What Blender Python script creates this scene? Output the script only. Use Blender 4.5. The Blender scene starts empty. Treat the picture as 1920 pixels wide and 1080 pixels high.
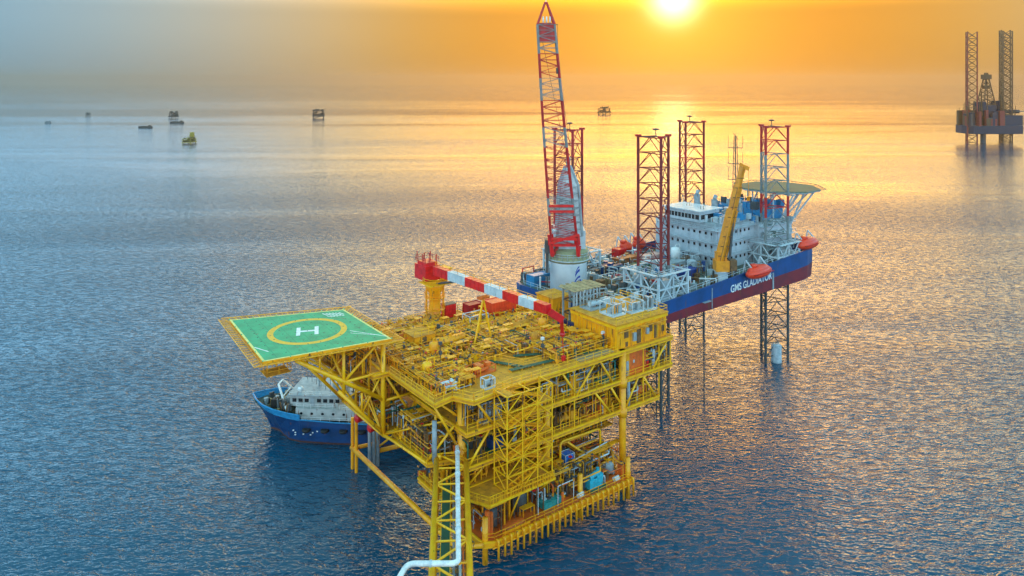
import bpy, math, random
from mathutils import Vector, Matrix
R = math.radians
sc = bpy.context.scene
col = sc.collection

# ------------------------------------------------------------------ camera
cam_d = bpy.data.cameras.new("camera"); cam = bpy.data.objects.new("camera", cam_d); col.objects.link(cam)
cam.location = (0, 0, 70); cam.rotation_euler = (R(90), 0, 0)
cam_d.sensor_width = 36.0; cam_d.lens = 36.0 * 1370 / 1920
cam_d.shift_y = -(540 - 150) / 1920
cam_d.clip_start = 1.0; cam_d.clip_end = 60000
sc.camera = cam

# ------------------------------------------------------------------ sky + sun
SUN_AZ, SUN_EL = 12.5, 6.3                       # degrees right of +Y, above horizon
sd = Vector((math.sin(R(SUN_AZ)) * math.cos(R(SUN_EL)), math.cos(R(SUN_AZ)) * math.cos(R(SUN_EL)), math.sin(R(SUN_EL))))
w = bpy.data.worlds.new("World"); sc.world = w; w.use_nodes = True
nt = w.node_tree; N = nt.nodes; N.clear(); L = nt.links
def nd(t, **k):
    n = N.new(t)
    for a, b in k.items(): setattr(n, a, b)
    return n
def mth(op, a, b=None, clamp=False):
    n = nd('ShaderNodeMath', operation=op); n.use_clamp = clamp
    for i, v in enumerate((a, b)):
        if v is None: continue
        if isinstance(v, (int, float)): n.inputs[i].default_value = v
        else: L.new(v, n.inputs[i])
    return n.outputs[0]
geo = nd('ShaderNodeTexCoord')
dirv = geo.outputs['Generated']
dot = nd('ShaderNodeVectorMath', operation='DOT_PRODUCT'); L.new(dirv, dot.inputs[0]); dot.inputs[1].default_value = sd
ang = mth('ARCCOSINE', mth('MINIMUM', dot.outputs['Value'], 0.999999))
# the warm part of the sky stands as a tall column above the sun: flatten the height before measuring the angle
fl = nd('ShaderNodeVectorMath', operation='MULTIPLY'); L.new(dirv, fl.inputs[0]); fl.inputs[1].default_value = (1, 1, .42)
fn = nd('ShaderNodeVectorMath', operation='NORMALIZE'); L.new(fl.outputs[0], fn.inputs[0])
dot2 = nd('ShaderNodeVectorMath', operation='DOT_PRODUCT'); L.new(fn.outputs[0], dot2.inputs[0]); dot2.inputs[1].default_value = Vector((sd.x, sd.y, sd.z * .42)).normalized()
angn = mth('DIVIDE', mth('ARCCOSINE', mth('MINIMUM', dot2.outputs['Value'], 0.999999)), math.pi)
sep = nd('ShaderNodeSeparateXYZ'); L.new(dirv, sep.inputs[0])
ramp = nd('ShaderNodeValToRGB'); L.new(angn, ramp.inputs[0])
cr = ramp.color_ramp; cr.interpolation = 'B_SPLINE'
stops = [(0, (.70, .31, .005)), (5, (.67, .26, .003)), (10, (.61, .222, .005)), (15, (.55, .23, .015)), (21, (.50, .27, .055)),
         (27, (.46, .33, .16)), (34, (.36, .34, .27)), (42, (.25, .33, .36)), (52, (.13, .28, .40)), (75, (.14, .30, .48)), (180, (.68, .62, .53))]
while len(cr.elements) < len(stops): cr.elements.new(0.5)
for e, (p, c) in zip(cr.elements, stops): e.position = p / 180; e.color = (*c, 1)
# extra brightness added to unseen sky behind and above frame, lighting platform and sea
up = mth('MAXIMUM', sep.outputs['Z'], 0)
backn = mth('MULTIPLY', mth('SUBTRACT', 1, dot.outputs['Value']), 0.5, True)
def maprange(v, a, b, c, d):
    n = nd('ShaderNodeMapRange', interpolation_type='SMOOTHSTEP'); L.new(v, n.inputs[0])
    for i, x in enumerate((a, b, c, d)): n.inputs[1 + i].default_value = x
    return n.outputs[0]
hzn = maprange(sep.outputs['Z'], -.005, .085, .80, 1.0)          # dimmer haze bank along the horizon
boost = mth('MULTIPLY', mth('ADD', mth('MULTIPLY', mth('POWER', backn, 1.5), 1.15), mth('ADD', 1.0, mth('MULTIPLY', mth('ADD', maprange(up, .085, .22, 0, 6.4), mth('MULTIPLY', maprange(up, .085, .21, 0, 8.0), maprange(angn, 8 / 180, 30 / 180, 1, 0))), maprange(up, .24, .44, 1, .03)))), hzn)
wm = nd('ShaderNodeMix', data_type='RGBA'); L.new(mth('MULTIPLY', maprange(up, .10, .20, 0, .30), maprange(angn, 20 / 180, 40 / 180, 1, 0)), wm.inputs[0])
L.new(ramp.outputs[0], wm.inputs[6]); wm.inputs[7].default_value = (.60, .46, .12, 1)      # paler, less orange light higher up above the sun
bm = nd('ShaderNodeMix', data_type='RGBA'); L.new(mth('MULTIPLY', maprange(up, .10, .20, 0, .75), maprange(angn, 24 / 180, 42 / 180, 0, 1)), bm.inputs[0])
L.new(wm.outputs[2], bm.inputs[6]); bm.inputs[7].default_value = (.12, .27, .42, 1)       # clear blue higher up away from the sun
zen = nd('ShaderNodeMix', data_type='RGBA'); L.new(maprange(up, .23, .46, 0, .92), zen.inputs[0]); L.new(bm.outputs[2], zen.inputs[6]); zen.inputs[7].default_value = (.24, .50, .60, 1)
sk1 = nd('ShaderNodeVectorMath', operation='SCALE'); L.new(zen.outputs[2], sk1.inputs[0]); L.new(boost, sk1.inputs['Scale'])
# glow close to the sun
glow = mth('ADD', mth('MULTIPLY', mth('EXPONENT', mth('MULTIPLY', mth('POWER', mth('DIVIDE', ang, R(1.5)), 2), -1)), 2.6),
           0.0)
halo = mth('MULTIPLY', mth('EXPONENT', mth('MULTIPLY', mth('DIVIDE', ang, R(3.2)), -1)), .42)
gl0 = nd('ShaderNodeVectorMath', operation='SCALE'); gl0.inputs[0].default_value = (1, .80, .45); L.new(glow, gl0.inputs['Scale'])
gl1 = nd('ShaderNodeVectorMath', operation='SCALE'); gl1.inputs[0].default_value = (1, .66, .05); L.new(halo, gl1.inputs['Scale'])
gl = nd('ShaderNodeVectorMath', operation='ADD'); L.new(gl0.outputs[0], gl.inputs[0]); L.new(gl1.outputs[0], gl.inputs[1])
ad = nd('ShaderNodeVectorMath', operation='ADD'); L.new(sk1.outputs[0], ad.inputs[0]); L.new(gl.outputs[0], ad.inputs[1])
sky = nd('ShaderNodeTexSky', sky_type='NISHITA'); sky.sun_disc = False; sky.sun_elevation = R(SUN_EL); sky.sun_rotation = R(SUN_AZ)
sk2 = nd('ShaderNodeVectorMath', operation='SCALE'); L.new(sky.outputs[0], sk2.inputs[0]); sk2.inputs['Scale'].default_value = .003
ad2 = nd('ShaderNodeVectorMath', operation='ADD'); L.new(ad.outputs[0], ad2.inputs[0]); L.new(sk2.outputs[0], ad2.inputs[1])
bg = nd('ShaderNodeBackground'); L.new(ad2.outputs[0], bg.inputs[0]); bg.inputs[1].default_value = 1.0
out = nd('ShaderNodeOutputWorld'); L.new(bg.outputs[0], out.inputs[0])

sl = bpy.data.lights.new("sun", 'SUN'); sl.energy = .008; sl.angle = R(3); sl.color = (1, .72, .38)
so = bpy.data.objects.new("sun", sl); col.objects.link(so); so.rotation_euler = sd.to_track_quat('Z', 'Y').to_euler()
so.location = (0, 0, 300)
sc.view_settings.view_transform = 'Standard'; sc.view_settings.look = 'None'; sc.view_settings.exposure = 0.4; sc.view_settings.gamma = 1
sc.cycles.max_bounces = 6; sc.cycles.volume_bounces = 1; sc.cycles.sample_clamp_indirect = 6
sc.cycles.use_denoising = True

# ------------------------------------------------------------------ materials
def mat(name, c, rough=.5, c2=None, scale=1.5, metal=0.0, bump=0.0, rust=0.0, spec=.5):
    m = bpy.data.materials.new(name); m.use_nodes = True
    t = m.node_tree; b = t.nodes['Principled BSDF']
    b.inputs['Roughness'].default_value = rough; b.inputs['Metallic'].default_value = metal
    b.inputs['Specular IOR Level'].default_value = spec
    tc = t.nodes.new('ShaderNodeTexCoord')
    no = t.nodes.new('ShaderNodeTexNoise'); no.inputs['Scale'].default_value = scale; no.inputs['Detail'].default_value = 6; no.inputs['Roughness'].default_value = .65
    t.links.new(tc.outputs['Object'], no.inputs['Vector'])
    r = t.nodes.new('ShaderNodeValToRGB'); t.links.new(no.outputs[0], r.inputs[0])
    c2 = c2 or tuple(x * .72 for x in c)
    r.color_ramp.elements[0].position = .38; r.color_ramp.elements[0].color = (*c2, 1)
    r.color_ramp.elements[1].position = .58; r.color_ramp.elements[1].color = (*c, 1)
    last = r.outputs[0]
    if rust > 0:
        n2 = t.nodes.new('ShaderNodeTexNoise'); n2.inputs['Scale'].default_value = scale * 1.9; n2.inputs['Detail'].default_value = 8
        mp = t.nodes.new('ShaderNodeMapping'); mp.inputs['Scale'].default_value = (1.4, 1.4, .22); t.links.new(tc.outputs['Object'], mp.inputs[0]); t.links.new(mp.outputs[0], n2.inputs['Vector'])
        mr = t.nodes.new('ShaderNodeMapRange'); mr.inputs['From Min'].default_value = .66 - rust * .2; mr.inputs['From Max'].default_value = .74 - rust * .2
        t.links.new(n2.outputs[0], mr.inputs[0])
        mx = t.nodes.new('ShaderNodeMix'); mx.data_type = 'RGBA'
        t.links.new(mr.outputs[0], mx.inputs['Factor']); t.links.new(last, mx.inputs[6]); mx.inputs[7].default_value = (.16, .055, .02, 1)
        last = mx.outputs[2]
    t.links.new(last, b.inputs['Base Color'])
    if bump > 0:
        bp = t.nodes.new('ShaderNodeBump'); bp.inputs['Strength'].default_value = bump; bp.inputs['Distance'].default_value = .05
        t.links.new(no.outputs[0], bp.inputs['Height']); t.links.new(bp.outputs[0], b.inputs['Normal'])
    return m
YEL = mat('yellow_paint', (.97, .41, .003), .45, (.84, .30, .003), .6, rust=.2)
YEL2 = mat('bright_yellow_paint', (.99, .51, .004), .4, (.92, .39, .003), .8, rust=.08)
OCH = mat('ochre_deck_paint', (.82, .34, .012), .7, (.55, .21, .012), .7, rust=.22)
ORG = mat('orange_primer', (.85, .16, .015), .5, (.6, .12, .02), 1.0)
RED = mat('red_paint', (.78, .012, .012), .4, (.55, .01, .012), 1.0)
DRED = mat('dark_red_paint', (.52, .012, .016), .5, (.32, .012, .016), 1.0)
WHT = mat('white_paint', (.78, .80, .78), .45, (.60, .63, .62), .5, rust=.10)
PWHT = mat('pipe_white_paint', (.82, .82, .80), .3)
GRY = mat('grey_paint', (.34, .39, .41), .5, (.22, .27, .29), .8, rust=.15)
LGRY = mat('light_grey_paint', (.55, .63, .66), .5, (.40, .48, .52), .6, rust=.12)
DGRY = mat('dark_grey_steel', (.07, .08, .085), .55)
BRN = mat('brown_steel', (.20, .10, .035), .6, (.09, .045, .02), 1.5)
TAN = mat('tan_boards', (.48, .34, .16), .8, (.26, .18, .09), .9)
GRN = mat('deck_green_paint', (.0, .38, .16), .6, (.0, .27, .11), .45, bump=.1, rust=.06)
DGRN = mat('dark_green_paint', (.02, .12, .07), .6)
TEAL = mat('teal_paint', (.02, .30, .28), .5)
BLU = mat('blue_paint', (.001, .065, .24), .4, (.001, .045, .16), .25, rust=.10)
SBLU = mat('sky_blue_paint', (.02, .25, .50), .4)
CYAN = mat('cyan_paint', (.03, .42, .55), .45)
NAVY = mat('navy_hull_paint', (.004, .05, .17), .4, (.004, .035, .11), .4, rust=.12)
MAR = mat('maroon_hull_paint', (.22, .016, .025), .5, (.13, .016, .03), .25, rust=.25)
GLS = mat('dark_glass', (.01, .013, .016), .08)
BLK = mat('black_rubber', (.015, .015, .015), .7)
SKIN = mat('skin', (.45, .25, .16), .6)
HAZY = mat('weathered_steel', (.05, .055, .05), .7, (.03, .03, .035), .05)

# ------------------------------------------------------------------ mesh builder
class MB:
    def __init__(s): s.v = []; s.f = []; s.m = []
    def add(s, vs, fs, mi=0):
        o = len(s.v); s.v += [tuple(x) for x in vs]; s.f += [tuple(i + o for i in f) for f in fs]; s.m += [mi] * len(fs)
    def box(s, c, d, rz=0, mi=0):
        x, y, z = d[0] / 2, d[1] / 2, d[2] / 2; ca, sa = math.cos(rz), math.sin(rz)
        vs = [(c[0] + ca * a * x - sa * b * y, c[1] + sa * a * x + ca * b * y, c[2] + e * z) for e in (-1, 1) for a, b in ((-1, -1), (1, -1), (1, 1), (-1, 1))]
        s.add(vs, [(3, 2, 1, 0), (4, 5, 6, 7), (0, 1, 5, 4), (1, 2, 6, 5), (2, 3, 7, 6), (3, 0, 4, 7)], mi); return s
    def bb(s, x0, x1, y0, y1, z0, z1, mi=0): return s.box(((x0 + x1) / 2, (y0 + y1) / 2, (z0 + z1) / 2), (x1 - x0, y1 - y0, z1 - z0), 0, mi)
    def tube(s, p, q, r, n=8, r2=None, mi=0, caps=True):
        p = Vector(p); q = Vector(q); d = q - p
        if d.length < 1e-6: return s
        r2 = r if r2 is None else r2; d.normalize()
        a = Vector((0, 0, 1)) if abs(d.z) < .9 else Vector((1, 0, 0))
        u = d.cross(a).normalized(); v = d.cross(u)
        off = math.pi / n
        vs = []
        for P, rr in ((p, r), (q, r2)):
            for i in range(n):
                t = 2 * math.pi * i / n + off
                vs.append(P + u * (math.cos(t) * rr) + v * (math.sin(t) * rr))
        fs = [(i, (i + 1) % n, n + (i + 1) % n, n + i) for i in range(n)]
        if caps: fs += [tuple(range(n - 1, -1, -1)), tuple(range(n, 2 * n))]
        s.add(vs, fs, mi); return s
    def beam(s, p, q, w, mi=0): return s.tube(p, q, w * .7071, 4, None, mi)
    def path(s, pts, r, n=8, mi=0, cr=None):
        # a pipe with rounded corners
        P = [Vector(p) for p in pts]; cr = cr or r * 2.2; Q = [P[0]]
        for i in range(1, len(P) - 1):
            a = (P[i - 1] - P[i]); b = (P[i + 1] - P[i]); k = min(cr, a.length * .45, b.length * .45)
            a = P[i] + a.normalized() * k; b = P[i] + b.normalized() * k
            for t in (0, .25, .5, .75, 1): Q.append(a * (1 - t) ** 2 + P[i] * 2 * t * (1 - t) + b * t * t)
        Q.append(P[-1])
        rings = []; up = None
        for i, c in enumerate(Q):
            d = (Q[min(i + 1, len(Q) - 1)] - Q[max(i - 1, 0)]).normalized()
            if up is None: up = d.cross(Vector((0, 0, 1)) if abs(d.z) < .9 else Vector((1, 0, 0))).normalized()
            else: up = (up - d * up.dot(d)).normalized()
            w2 = d.cross(up)
            rings.append([c + up * (math.cos(2 * math.pi * j / n) * r) + w2 * (math.sin(2 * math.pi * j / n) * r) for j in range(n)])
        vs = [x for g in rings for x in g]; fs = []
        for i in range(len(rings) - 1):
            for j in range(n): fs.append((i * n + j, i * n + (j + 1) % n, (i + 1) * n + (j + 1) % n, (i + 1) * n + j))
        fs += [tuple(range(n - 1, -1, -1)), tuple(range(len(vs) - n, len(vs)))]
        s.add(vs, fs, mi); return s
    def prism(s, poly, z0, z1, mi=0, mtop=None):
        n = len(poly)
        vs = [(x, y, z0) for x, y in poly] + [(x, y, z1) for x, y in poly]
        s.add(vs, [(i, (i + 1) % n, n + (i + 1) % n, n + i) for i in range(n)] + [tuple(range(n - 1, -1, -1))], mi)
        s.add(vs[n:], [tuple(range(n))], mi if mtop is None else mtop); return s
    def sph(s, c, r, n=10, mi=0, sc_=(1, 1, 1), rz=0):
        h = n // 2; vs = []; fs = []; ca, sa = math.cos(rz), math.sin(rz)
        for i in range(h + 1):
            a = math.pi * i / h
            for j in range(n):
                b = 2 * math.pi * j / n
                x, y, z = r * math.sin(a) * math.cos(b) * sc_[0], r * math.sin(a) * math.sin(b) * sc_[1], r * math.cos(a) * sc_[2]
                vs.append((c[0] + ca * x - sa * y, c[1] + sa * x + ca * y, c[2] + z))
        for i in range(h):
            for j in range(n): fs.append((i * n + j, (i + 1) * n + j, (i + 1) * n + (j + 1) % n, i * n + (j + 1) % n))
        s.add(vs, fs, mi); return s
    def lathe(s, c, prof, n=16, mi=0):
        vs = []; fs = []
        for (r, z) in prof:
            for j in range(n): b = 2 * math.pi * j / n; vs.append((c[0] + r * math.cos(b), c[1] + r * math.sin(b), c[2] + z))
        for i in range(len(prof) - 1):
            for j in range(n): fs.append((i * n + j, i * n + (j + 1) % n, (i + 1) * n + (j + 1) % n, (i + 1) * n + j))
        fs += [tuple(range(n - 1, -1, -1)), tuple(range(len(vs) - n, len(vs)))]
        s.add(vs, fs, mi); return s
    def rail(s, pts, h=1.1, sp=2.0, r=.05, mi=0):
        for a, b in zip(pts[:-1], pts[1:]):
            a = Vector(a); b = Vector(b); k = max(1, round((b - a).length / sp))
            for z in (h, h * .55): s.tube(a + Vector((0, 0, z)), b + Vector((0, 0, z)), r, 4, mi=mi)
            for i in range(k + 1):
                p = a.lerp(b, i / k); s.tube(p, p + Vector((0, 0, h)), r, 4, mi=mi)
        return s
    def warren(s, a0, a1, b0, b1, n, r, mi=0, posts=True, flip=0):
        # web members between chord a0-a1 and chord b0-b1
        a0, a1, b0, b1 = map(Vector, (a0, a1, b0, b1))
        for i in range(n + 1):
            t = i / n; A = a0.lerp(a1, t); B = b0.lerp(b1, t)
            if posts: s.tube(A, B, r, 5, mi=mi)
            if i < n:
                A2 = a0.lerp(a1, (i + 1) / n); B2 = b0.lerp(b1, (i + 1) / n)
                if (i + flip) % 2: s.tube(A, B2, r, 5, mi=mi)
                else: s.tube(B, A2, r, 5, mi=mi)
        return s
    def build(s, name, mats, parent=None, smooth=False):
        me = bpy.data.meshes.new(name); me.from_pydata(s.v, [], s.f)
        if not isinstance(mats, (list, tuple)): mats = [mats]
        for m in mats: me.materials.append(m)
        me.polygons.foreach_set('material_index', [min(i, len(mats) - 1) for i in s.m])
        if smooth: me.polygons.foreach_set('use_smooth', [True] * len(me.polygons))
        me.update(); o = bpy.data.objects.new(name, me); col.objects.link(o)
        if parent is not None: o.parent = parent
        return o
def tag(o, label=None, cat=None, group=None, kind=None):
    if label: o['label'] = label
    if cat: o['category'] = cat
    if group: o['group'] = group
    if kind: o['kind'] = kind
    return o
def empty(name, loc, rz=0, label=None, cat=None, group=None):
    o = bpy.data.objects.new(name, None); col.objects.link(o); o.location = loc; o.rotation_euler = (0, 0, rz); o.empty_display_size = .5
    return tag(o, label, cat, group)
class Frame:
    def __init__(s, O, a): s.O = Vector((*O, 0)); s.a = R(a)
    def w(s, p): c, d = math.cos(s.a), math.sin(s.a); return (s.O.x + c * p[0] - d * p[1], s.O.y + d * p[0] + c * p[1], p[2])
PF = Frame((-5.37, 105.14), 36.7)     # wellhead platform frame
JF = Frame((19.9, 140.55), 38.5)      # jack-up vessel frame
def thing(F, name, p, label, cat, group=None, rz=0): return empty(name, F.w(p), F.a + rz, label, cat, group)

# ------------------------------------------------------------------ sea
def sea():
    S = 11000.0
    mb = MB(); mb.add([(-S, -600, 0), (S, -600, 0), (S, S, 0), (-S, S, 0)], [(0, 1, 2, 3)])
    m = bpy.data.materials.new('sea_water'); m.use_nodes = True; t = m.node_tree; b = t.nodes['Principled BSDF']; K = t.links
    b.inputs['IOR'].default_value = 1.42
    b.inputs['Base Color'].default_value = (.0001, .060, .118, 1)
    tc = t.nodes.new('ShaderNodeTexCoord')
    def noise(scale, st, rot, detail, rough, dist=0.0):
        mp = t.nodes.new('ShaderNodeMapping'); mp.inputs['Scale'].default_value = st; mp.inputs['Rotation'].default_value = (0, 0, rot)
        K.new(tc.outputs['Object'], mp.inputs[0])
        n = t.nodes.new('ShaderNodeTexNoise'); n.inputs['Scale'].default_value = scale; n.inputs['Detail'].default_value = detail
        n.inputs['Roughness'].default_value = rough; n.inputs['Distortion'].default_value = dist
        K.new(mp.outputs[0], n.inputs['Vector']); return n.outputs[0]
    def mm(op, a, b_=None):
        n = t.nodes.new('ShaderNodeMath'); n.operation = op
        for i, v in enumerate((a, b_)):
            if v is None: continue
            if isinstance(v, (int, float)): n.inputs[i].default_value = v
            else: K.new(v, n.inputs[i])
        return n.outputs[0]
    w1 = noise(.78, (.5, 1, 1), R(12), 3, .55, .5)
    w0 = noise(1.9, (.5, 1, 1), R(22), 2, .5, .3)
    w2 = noise(.16, (.5, 1, 1), R(-20), 2, .5, .5)
    w3 = noise(.045, (.45, 1, 1), R(8), 2, .5)
    gust = noise(.012, (.25, 1, 1), R(6), 3, .5, .8)
    slick = noise(.0022, (.16, 1.6, 1), R(-3), 3, .5, .6)
    ridge = mm('SUBTRACT', 1, mm('ABSOLUTE', mm('MULTIPLY', mm('SUBTRACT', w1, .5), 3.0)))
    h = mm('ADD', mm('ADD', mm('MULTIPLY', w0, .8), mm('MULTIPLY', ridge, .7)), mm('ADD', mm('MULTIPLY', w1, 2.4), mm('ADD', mm('MULTIPLY', w2, 1.5), mm('MULTIPLY', w3, 1.6))))
    amp = t.nodes.new('ShaderNodeMapRange'); K.new(gust, amp.inputs[0]); amp.inputs['From Min'].default_value = .3; amp.inputs['From Max'].default_value = .65
    amp.inputs['To Min'].default_value = .5; amp.inputs['To Max'].default_value = 1.4
    sm = t.nodes.new('ShaderNodeMapRange'); K.new(slick, sm.inputs[0]); sm.inputs['From Min'].default_value = .40; sm.inputs['From Max'].default_value = .60
    sm.inputs['To Min'].default_value = .2; sm.inputs['To Max'].default_value = 1.0
    # calmer far away
    vl = t.nodes.new('ShaderNodeVectorMath'); vl.operation = 'LENGTH'; K.new(tc.outputs['Object'], vl.inputs[0])
    hh = mm('MULTIPLY', mm('MULTIPLY', h, amp.outputs[0]), mm('MULTIPLY', sm.outputs[0], mm('MINIMUM', 1.0, mm('DIVIDE', 430.0, vl.outputs['Value']))))
    bp = t.nodes.new('ShaderNodeBump'); bp.inputs['Strength'].default_value = 1.0; bp.inputs['Distance'].default_value = .34
    K.new(hh, bp.inputs['Height']); K.new(bp.outputs[0], b.inputs['Normal'])
    rr = t.nodes.new('ShaderNodeMapRange'); K.new(vl.outputs['Value'], rr.inputs[0]); rr.inputs['From Min'].default_value = 100; rr.inputs['From Max'].default_value = 1500
    rr.inputs['To Min'].default_value = .09; rr.inputs['To Max'].default_value = .08
    K.new(rr.outputs[0], b.inputs['Roughness'])
    o = mb.build('sea', m); tag(o, kind='structure')
sea()

# ------------------------------------------------------------------ haze
hz = MB().bb(-11300, 11300, -700, 11300, -1, 132).build('haze', [])
hm = bpy.data.materials.new('haze_air'); hm.use_nodes = True; ht = hm.node_tree; ht.nodes.clear()
hv = ht.nodes.new('ShaderNodeVolumePrincipled'); hv.inputs['Color'].default_value = (.50, .43, .34, 1); hv.inputs['Density'].default_value = .00015; hv.inputs['Anisotropy'].default_value = .86
ho = ht.nodes.new('ShaderNodeOutputMaterial'); ht.links.new(hv.outputs[0], ho.inputs['Volume'])
hz.data.materials.append(hm); tag(hz, kind='stuff', label='pale evening haze over the sea', cat='haze')
#@@OBJECTS
# ================================================================== wellhead platform
rng = random.Random(7)
T, L2, L3, L4, LF = 24.0, 19.0, 14.0, 10.2, 4.0
def fmats(): return [YEL, YEL2, OCH, ORG, BRN, GRY, DGRY, DGRN, LGRY, RED]
plat = thing(PF, 'offshore_platform', (0, 0, 0), 'big yellow four-legged oil platform with stacked decks standing in the sea', 'oil platform')
# decks
top_poly = [(-5.3, 2.2), (-1.9, 2.9), (-.3, -.3), (7.2, .6), (43.2, .6), (43.2, 14), (37, 14), (37, 31), (20, 31), (20, 36), (-8, 36), (-8, 16.5), (-5.3, 16.5)]
def edge_girder(m, poly, z, h=.62, t=.3, mi=0, closed=True):
    n = len(poly)
    for i in range(n if closed else n - 1):
        a, b = poly[i], poly[(i + 1) % n]
        m.beam((a[0], a[1], z - .05), (b[0], b[1], z - .05), .26, mi); m.beam((a[0], a[1], z - h), (b[0], b[1], z - h), .14, mi)

        d = Vector((b[0] - a[0], b[1] - a[1])); m.box(((a[0] + b[0]) / 2, (a[1] + b[1]) / 2, z - h / 2), (d.length, .08, h), math.atan2(d.y, d.x), 1)
def deck(name, poly, z, mtop, parent=plat):
    m = MB(); m.prism(poly, z - .25, z, 1, 0)
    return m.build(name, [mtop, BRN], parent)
deck('deck', top_poly, T, OCH)
l2_poly = [(-.8, .9), (43.4, .9), (43.4, 13), (33, 13), (33, 33), (-.8, 33)]
deck('deck', l2_poly, L2, OCH)
l3_poly = [(-.8, .9), (40, .9), (40, 12), (33, 12), (33, 33), (-.8, 33), (-.8, 16.5), (-4.6, 16.5), (-4.6, 5.5), (-.8, 4)]
deck('deck', l3_poly, L3, OCH)
l4_poly = [(-4.2, 3.5), (-2.6, 2.2), (12.4, 2.2), (12.4, 9), (-4.2, 9)]
deck('deck', l4_poly, L4, OCH)
cel_poly = [(0.4, -1.5), (2, -2.3), (29.8, -2.3), (29.8, 9), (18, 12), (0.2, 9)]
deck('cellar_deck', cel_poly, LF, ORG)
m = MB()
for p, z in ((top_poly, T), (l2_poly, L2), (l3_poly, L3), (l4_poly, L4)): edge_girder(m, p, z)
m.build('edge_girder', [YEL2, OCH], plat)
m = MB(); edge_girder(m, cel_poly, LF, .8); m.build('edge_girder', [YEL2, YEL], plat)
# beams under each deck
for z in (T, L2, L3):
    m = MB()
    for u in range(2, 34, 4): m.box((u, 16.5, z - .7), (.25, 30, .7))
    for v in range(4, 33, 5): m.box((16, v, z - .6), (33, .22, .6))
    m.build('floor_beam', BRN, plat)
# columns, bottoms in the sea
for (u, v, r, zt) in ((.3, 4, .62, T - .3), (15.8, 3, .62, T - .3), (31, 1.1, .6, T), (1.5, 34.6, .62, T - .3), (31, 30, .62, T - .3), (15.8, 20, .6, T - .3)):
    m = MB(); m.tube((u, v, -4), (u, v, zt), r, 16)
    for z in (L2 - .4, L3 - .4): m.tube((u, v, z - .9), (u, v, z + .5), r * 1.35, 16)
    m.tube((u, v, -4), (u, v, 1.6), r * 1.04, 16, mi=1)
    m.build('column', [YEL, BRN], plat, True)
# jacket members at sea level
for a, b, r in (((-2.9, 35.5, 3.7), (-2.8, .4, 3.7), .42), ((-2.8, .4, 3.7), (.4, -1.6, 3.7), .4), ((-2.9, 35.5, 3.5), (1.5, 34.6, 3.5), .35),
                ((1.5, 34.6, 2.0), (31, 30, 2.0), .4), ((31, 2.4, 2.0), (31, 30, 2.0), .4), ((.3, 4, 2.6), (-2.8, 8, 3.6), .3)):
    MB().tube(a, b, r, 12).build('jacket_beam', YEL, plat, True)
for u, v in ((-2.9, 35.2), (-2.9, 33.6)):
    m = MB().tube((u, v, -2), (u, v, 9.2), .3, 10); m.beam((u, v, 9.0), (1.5, 34.6, 9.0), .3); m.build('mooring_post', YEL, plat)
for k in range(3):
    MB().tube((-.6 + k * .9, 33 + k * .2, -3), (-.6 + k * .9, 33 + k * .2, 15), .33, 10).build('conductor_pipe', GRY, plat, True)
# diagonal and vertical bracing of the face
def br(a, b, r=.19, mt=YEL2): MB().tube(a, b, r, 8).build('brace', mt, plat, True)
F0 = 1.0
for a, b in (((4, F0, L2), (1, F0, T - 1)), ((20.5, F0, L2), (24.5, F0, T - .8)), ((28.6, F0, L2), (25.8, F0, T - .8)), ((17.5, F0, T - .8), (20.5, F0, L2)),
             ((28, F0, L3 + .2), (24.6, F0, L2 - .7)), ((31.8, F0, L3 + .2), (34.6, F0, L2 - .7)), ((31, F0, L3 + .2), (28.2, F0, L2 - .7)), ((39.2, F0, L3), (36, F0, L2 - .7)),
             ((38.5, F0, L2 + .1), (42, F0, T - .8)), ((-.4, F0, L3), (3.2, F0, L2 - .7)), ((1, 3, L4), (4.4, 2.4, L3 - .8)), ((-4.4, 6, L3), (-1, 4, L2)),
             ((1, 4, L2 + .2), (-4, 8, T - .7)), ((-.5, 4, L3 + 2), (-4.8, 3.4, T - .8)), ((-4.6, 14, L3 + .1), (-.8, 16, L2 - .5)),
             ((31, 3, 2), (20, 4, L3 - 3)), ((1.5, 34, 3), (1.0, 20, L3 - .8))): br(a, b)
for u in (12.8, 20, 36, 40, 43):
    MB().tube((u, F0, L3 if u < 41 else L2), (u, F0, T - .6), .12, 8).build('post', YEL2, plat)
# handrails
def hr(pts, mt=YEL2, parent=plat, h=1.1): MB().rail(pts, h, 1.8, .05).build('handrail', mt, parent)
hr([(-5.3, 16, T), (-5.3, 2.3, T), (-1.9, 3, T), (-.3, -.2, T), (7.2, .7, T)]); hr([(7.2, .7, T), (29.5, .7, T)]); hr([(42.9, .75, T), (43.1, 1.2, T), (43.1, 13.8, T)])
hr([(-7.9, 35.9, T), (19.9, 35.9, T), (20, 30.9, T), (36.9, 30.9, T)]); hr([(-.6, 1.0, L2), (43.2, 1.0, L2), (43.2, 12.8, L2)]); hr([(-4.5, 16, L3), (-4.5, 5.6, L3), (-.8, 4.1, L3), (-.6, 1.1, L3), (39.8, 1.1, L3), (39.8, 12, L3)])
hr([(-4.1, 8.8, L4), (-4.1, 3.6, L4)]); hr([(.5, -1.4, LF), (2, -2.2, LF), (29.6, -2.2, LF), (29.6, 8.8, LF)], YEL, plat)
# boat fenders along the cellar deck
for k in range(25):
    u = 2.2 + k * 1.14
    MB().path([(u, -2.3, LF + .25), (u, -2.85, LF + .25), (u, -2.85, 1.5 + .25 * (k % 2))], .17, 8, 0, .35).build('fender_tube', YEL, plat, True)
MB().tube((1.4, -2.6, 3.3), (29.9, -2.6, 3.3), .12, 8).build('fender_rail', YEL, plat)
for u, v in ((29.4, -1.7), (19.6, -.8), (1.0, -1.2)):
    MB().tube((u, v, .6), (u, v, LF + 3.3), .42, 12).build('bollard_post', YEL, plat, True)
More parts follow.
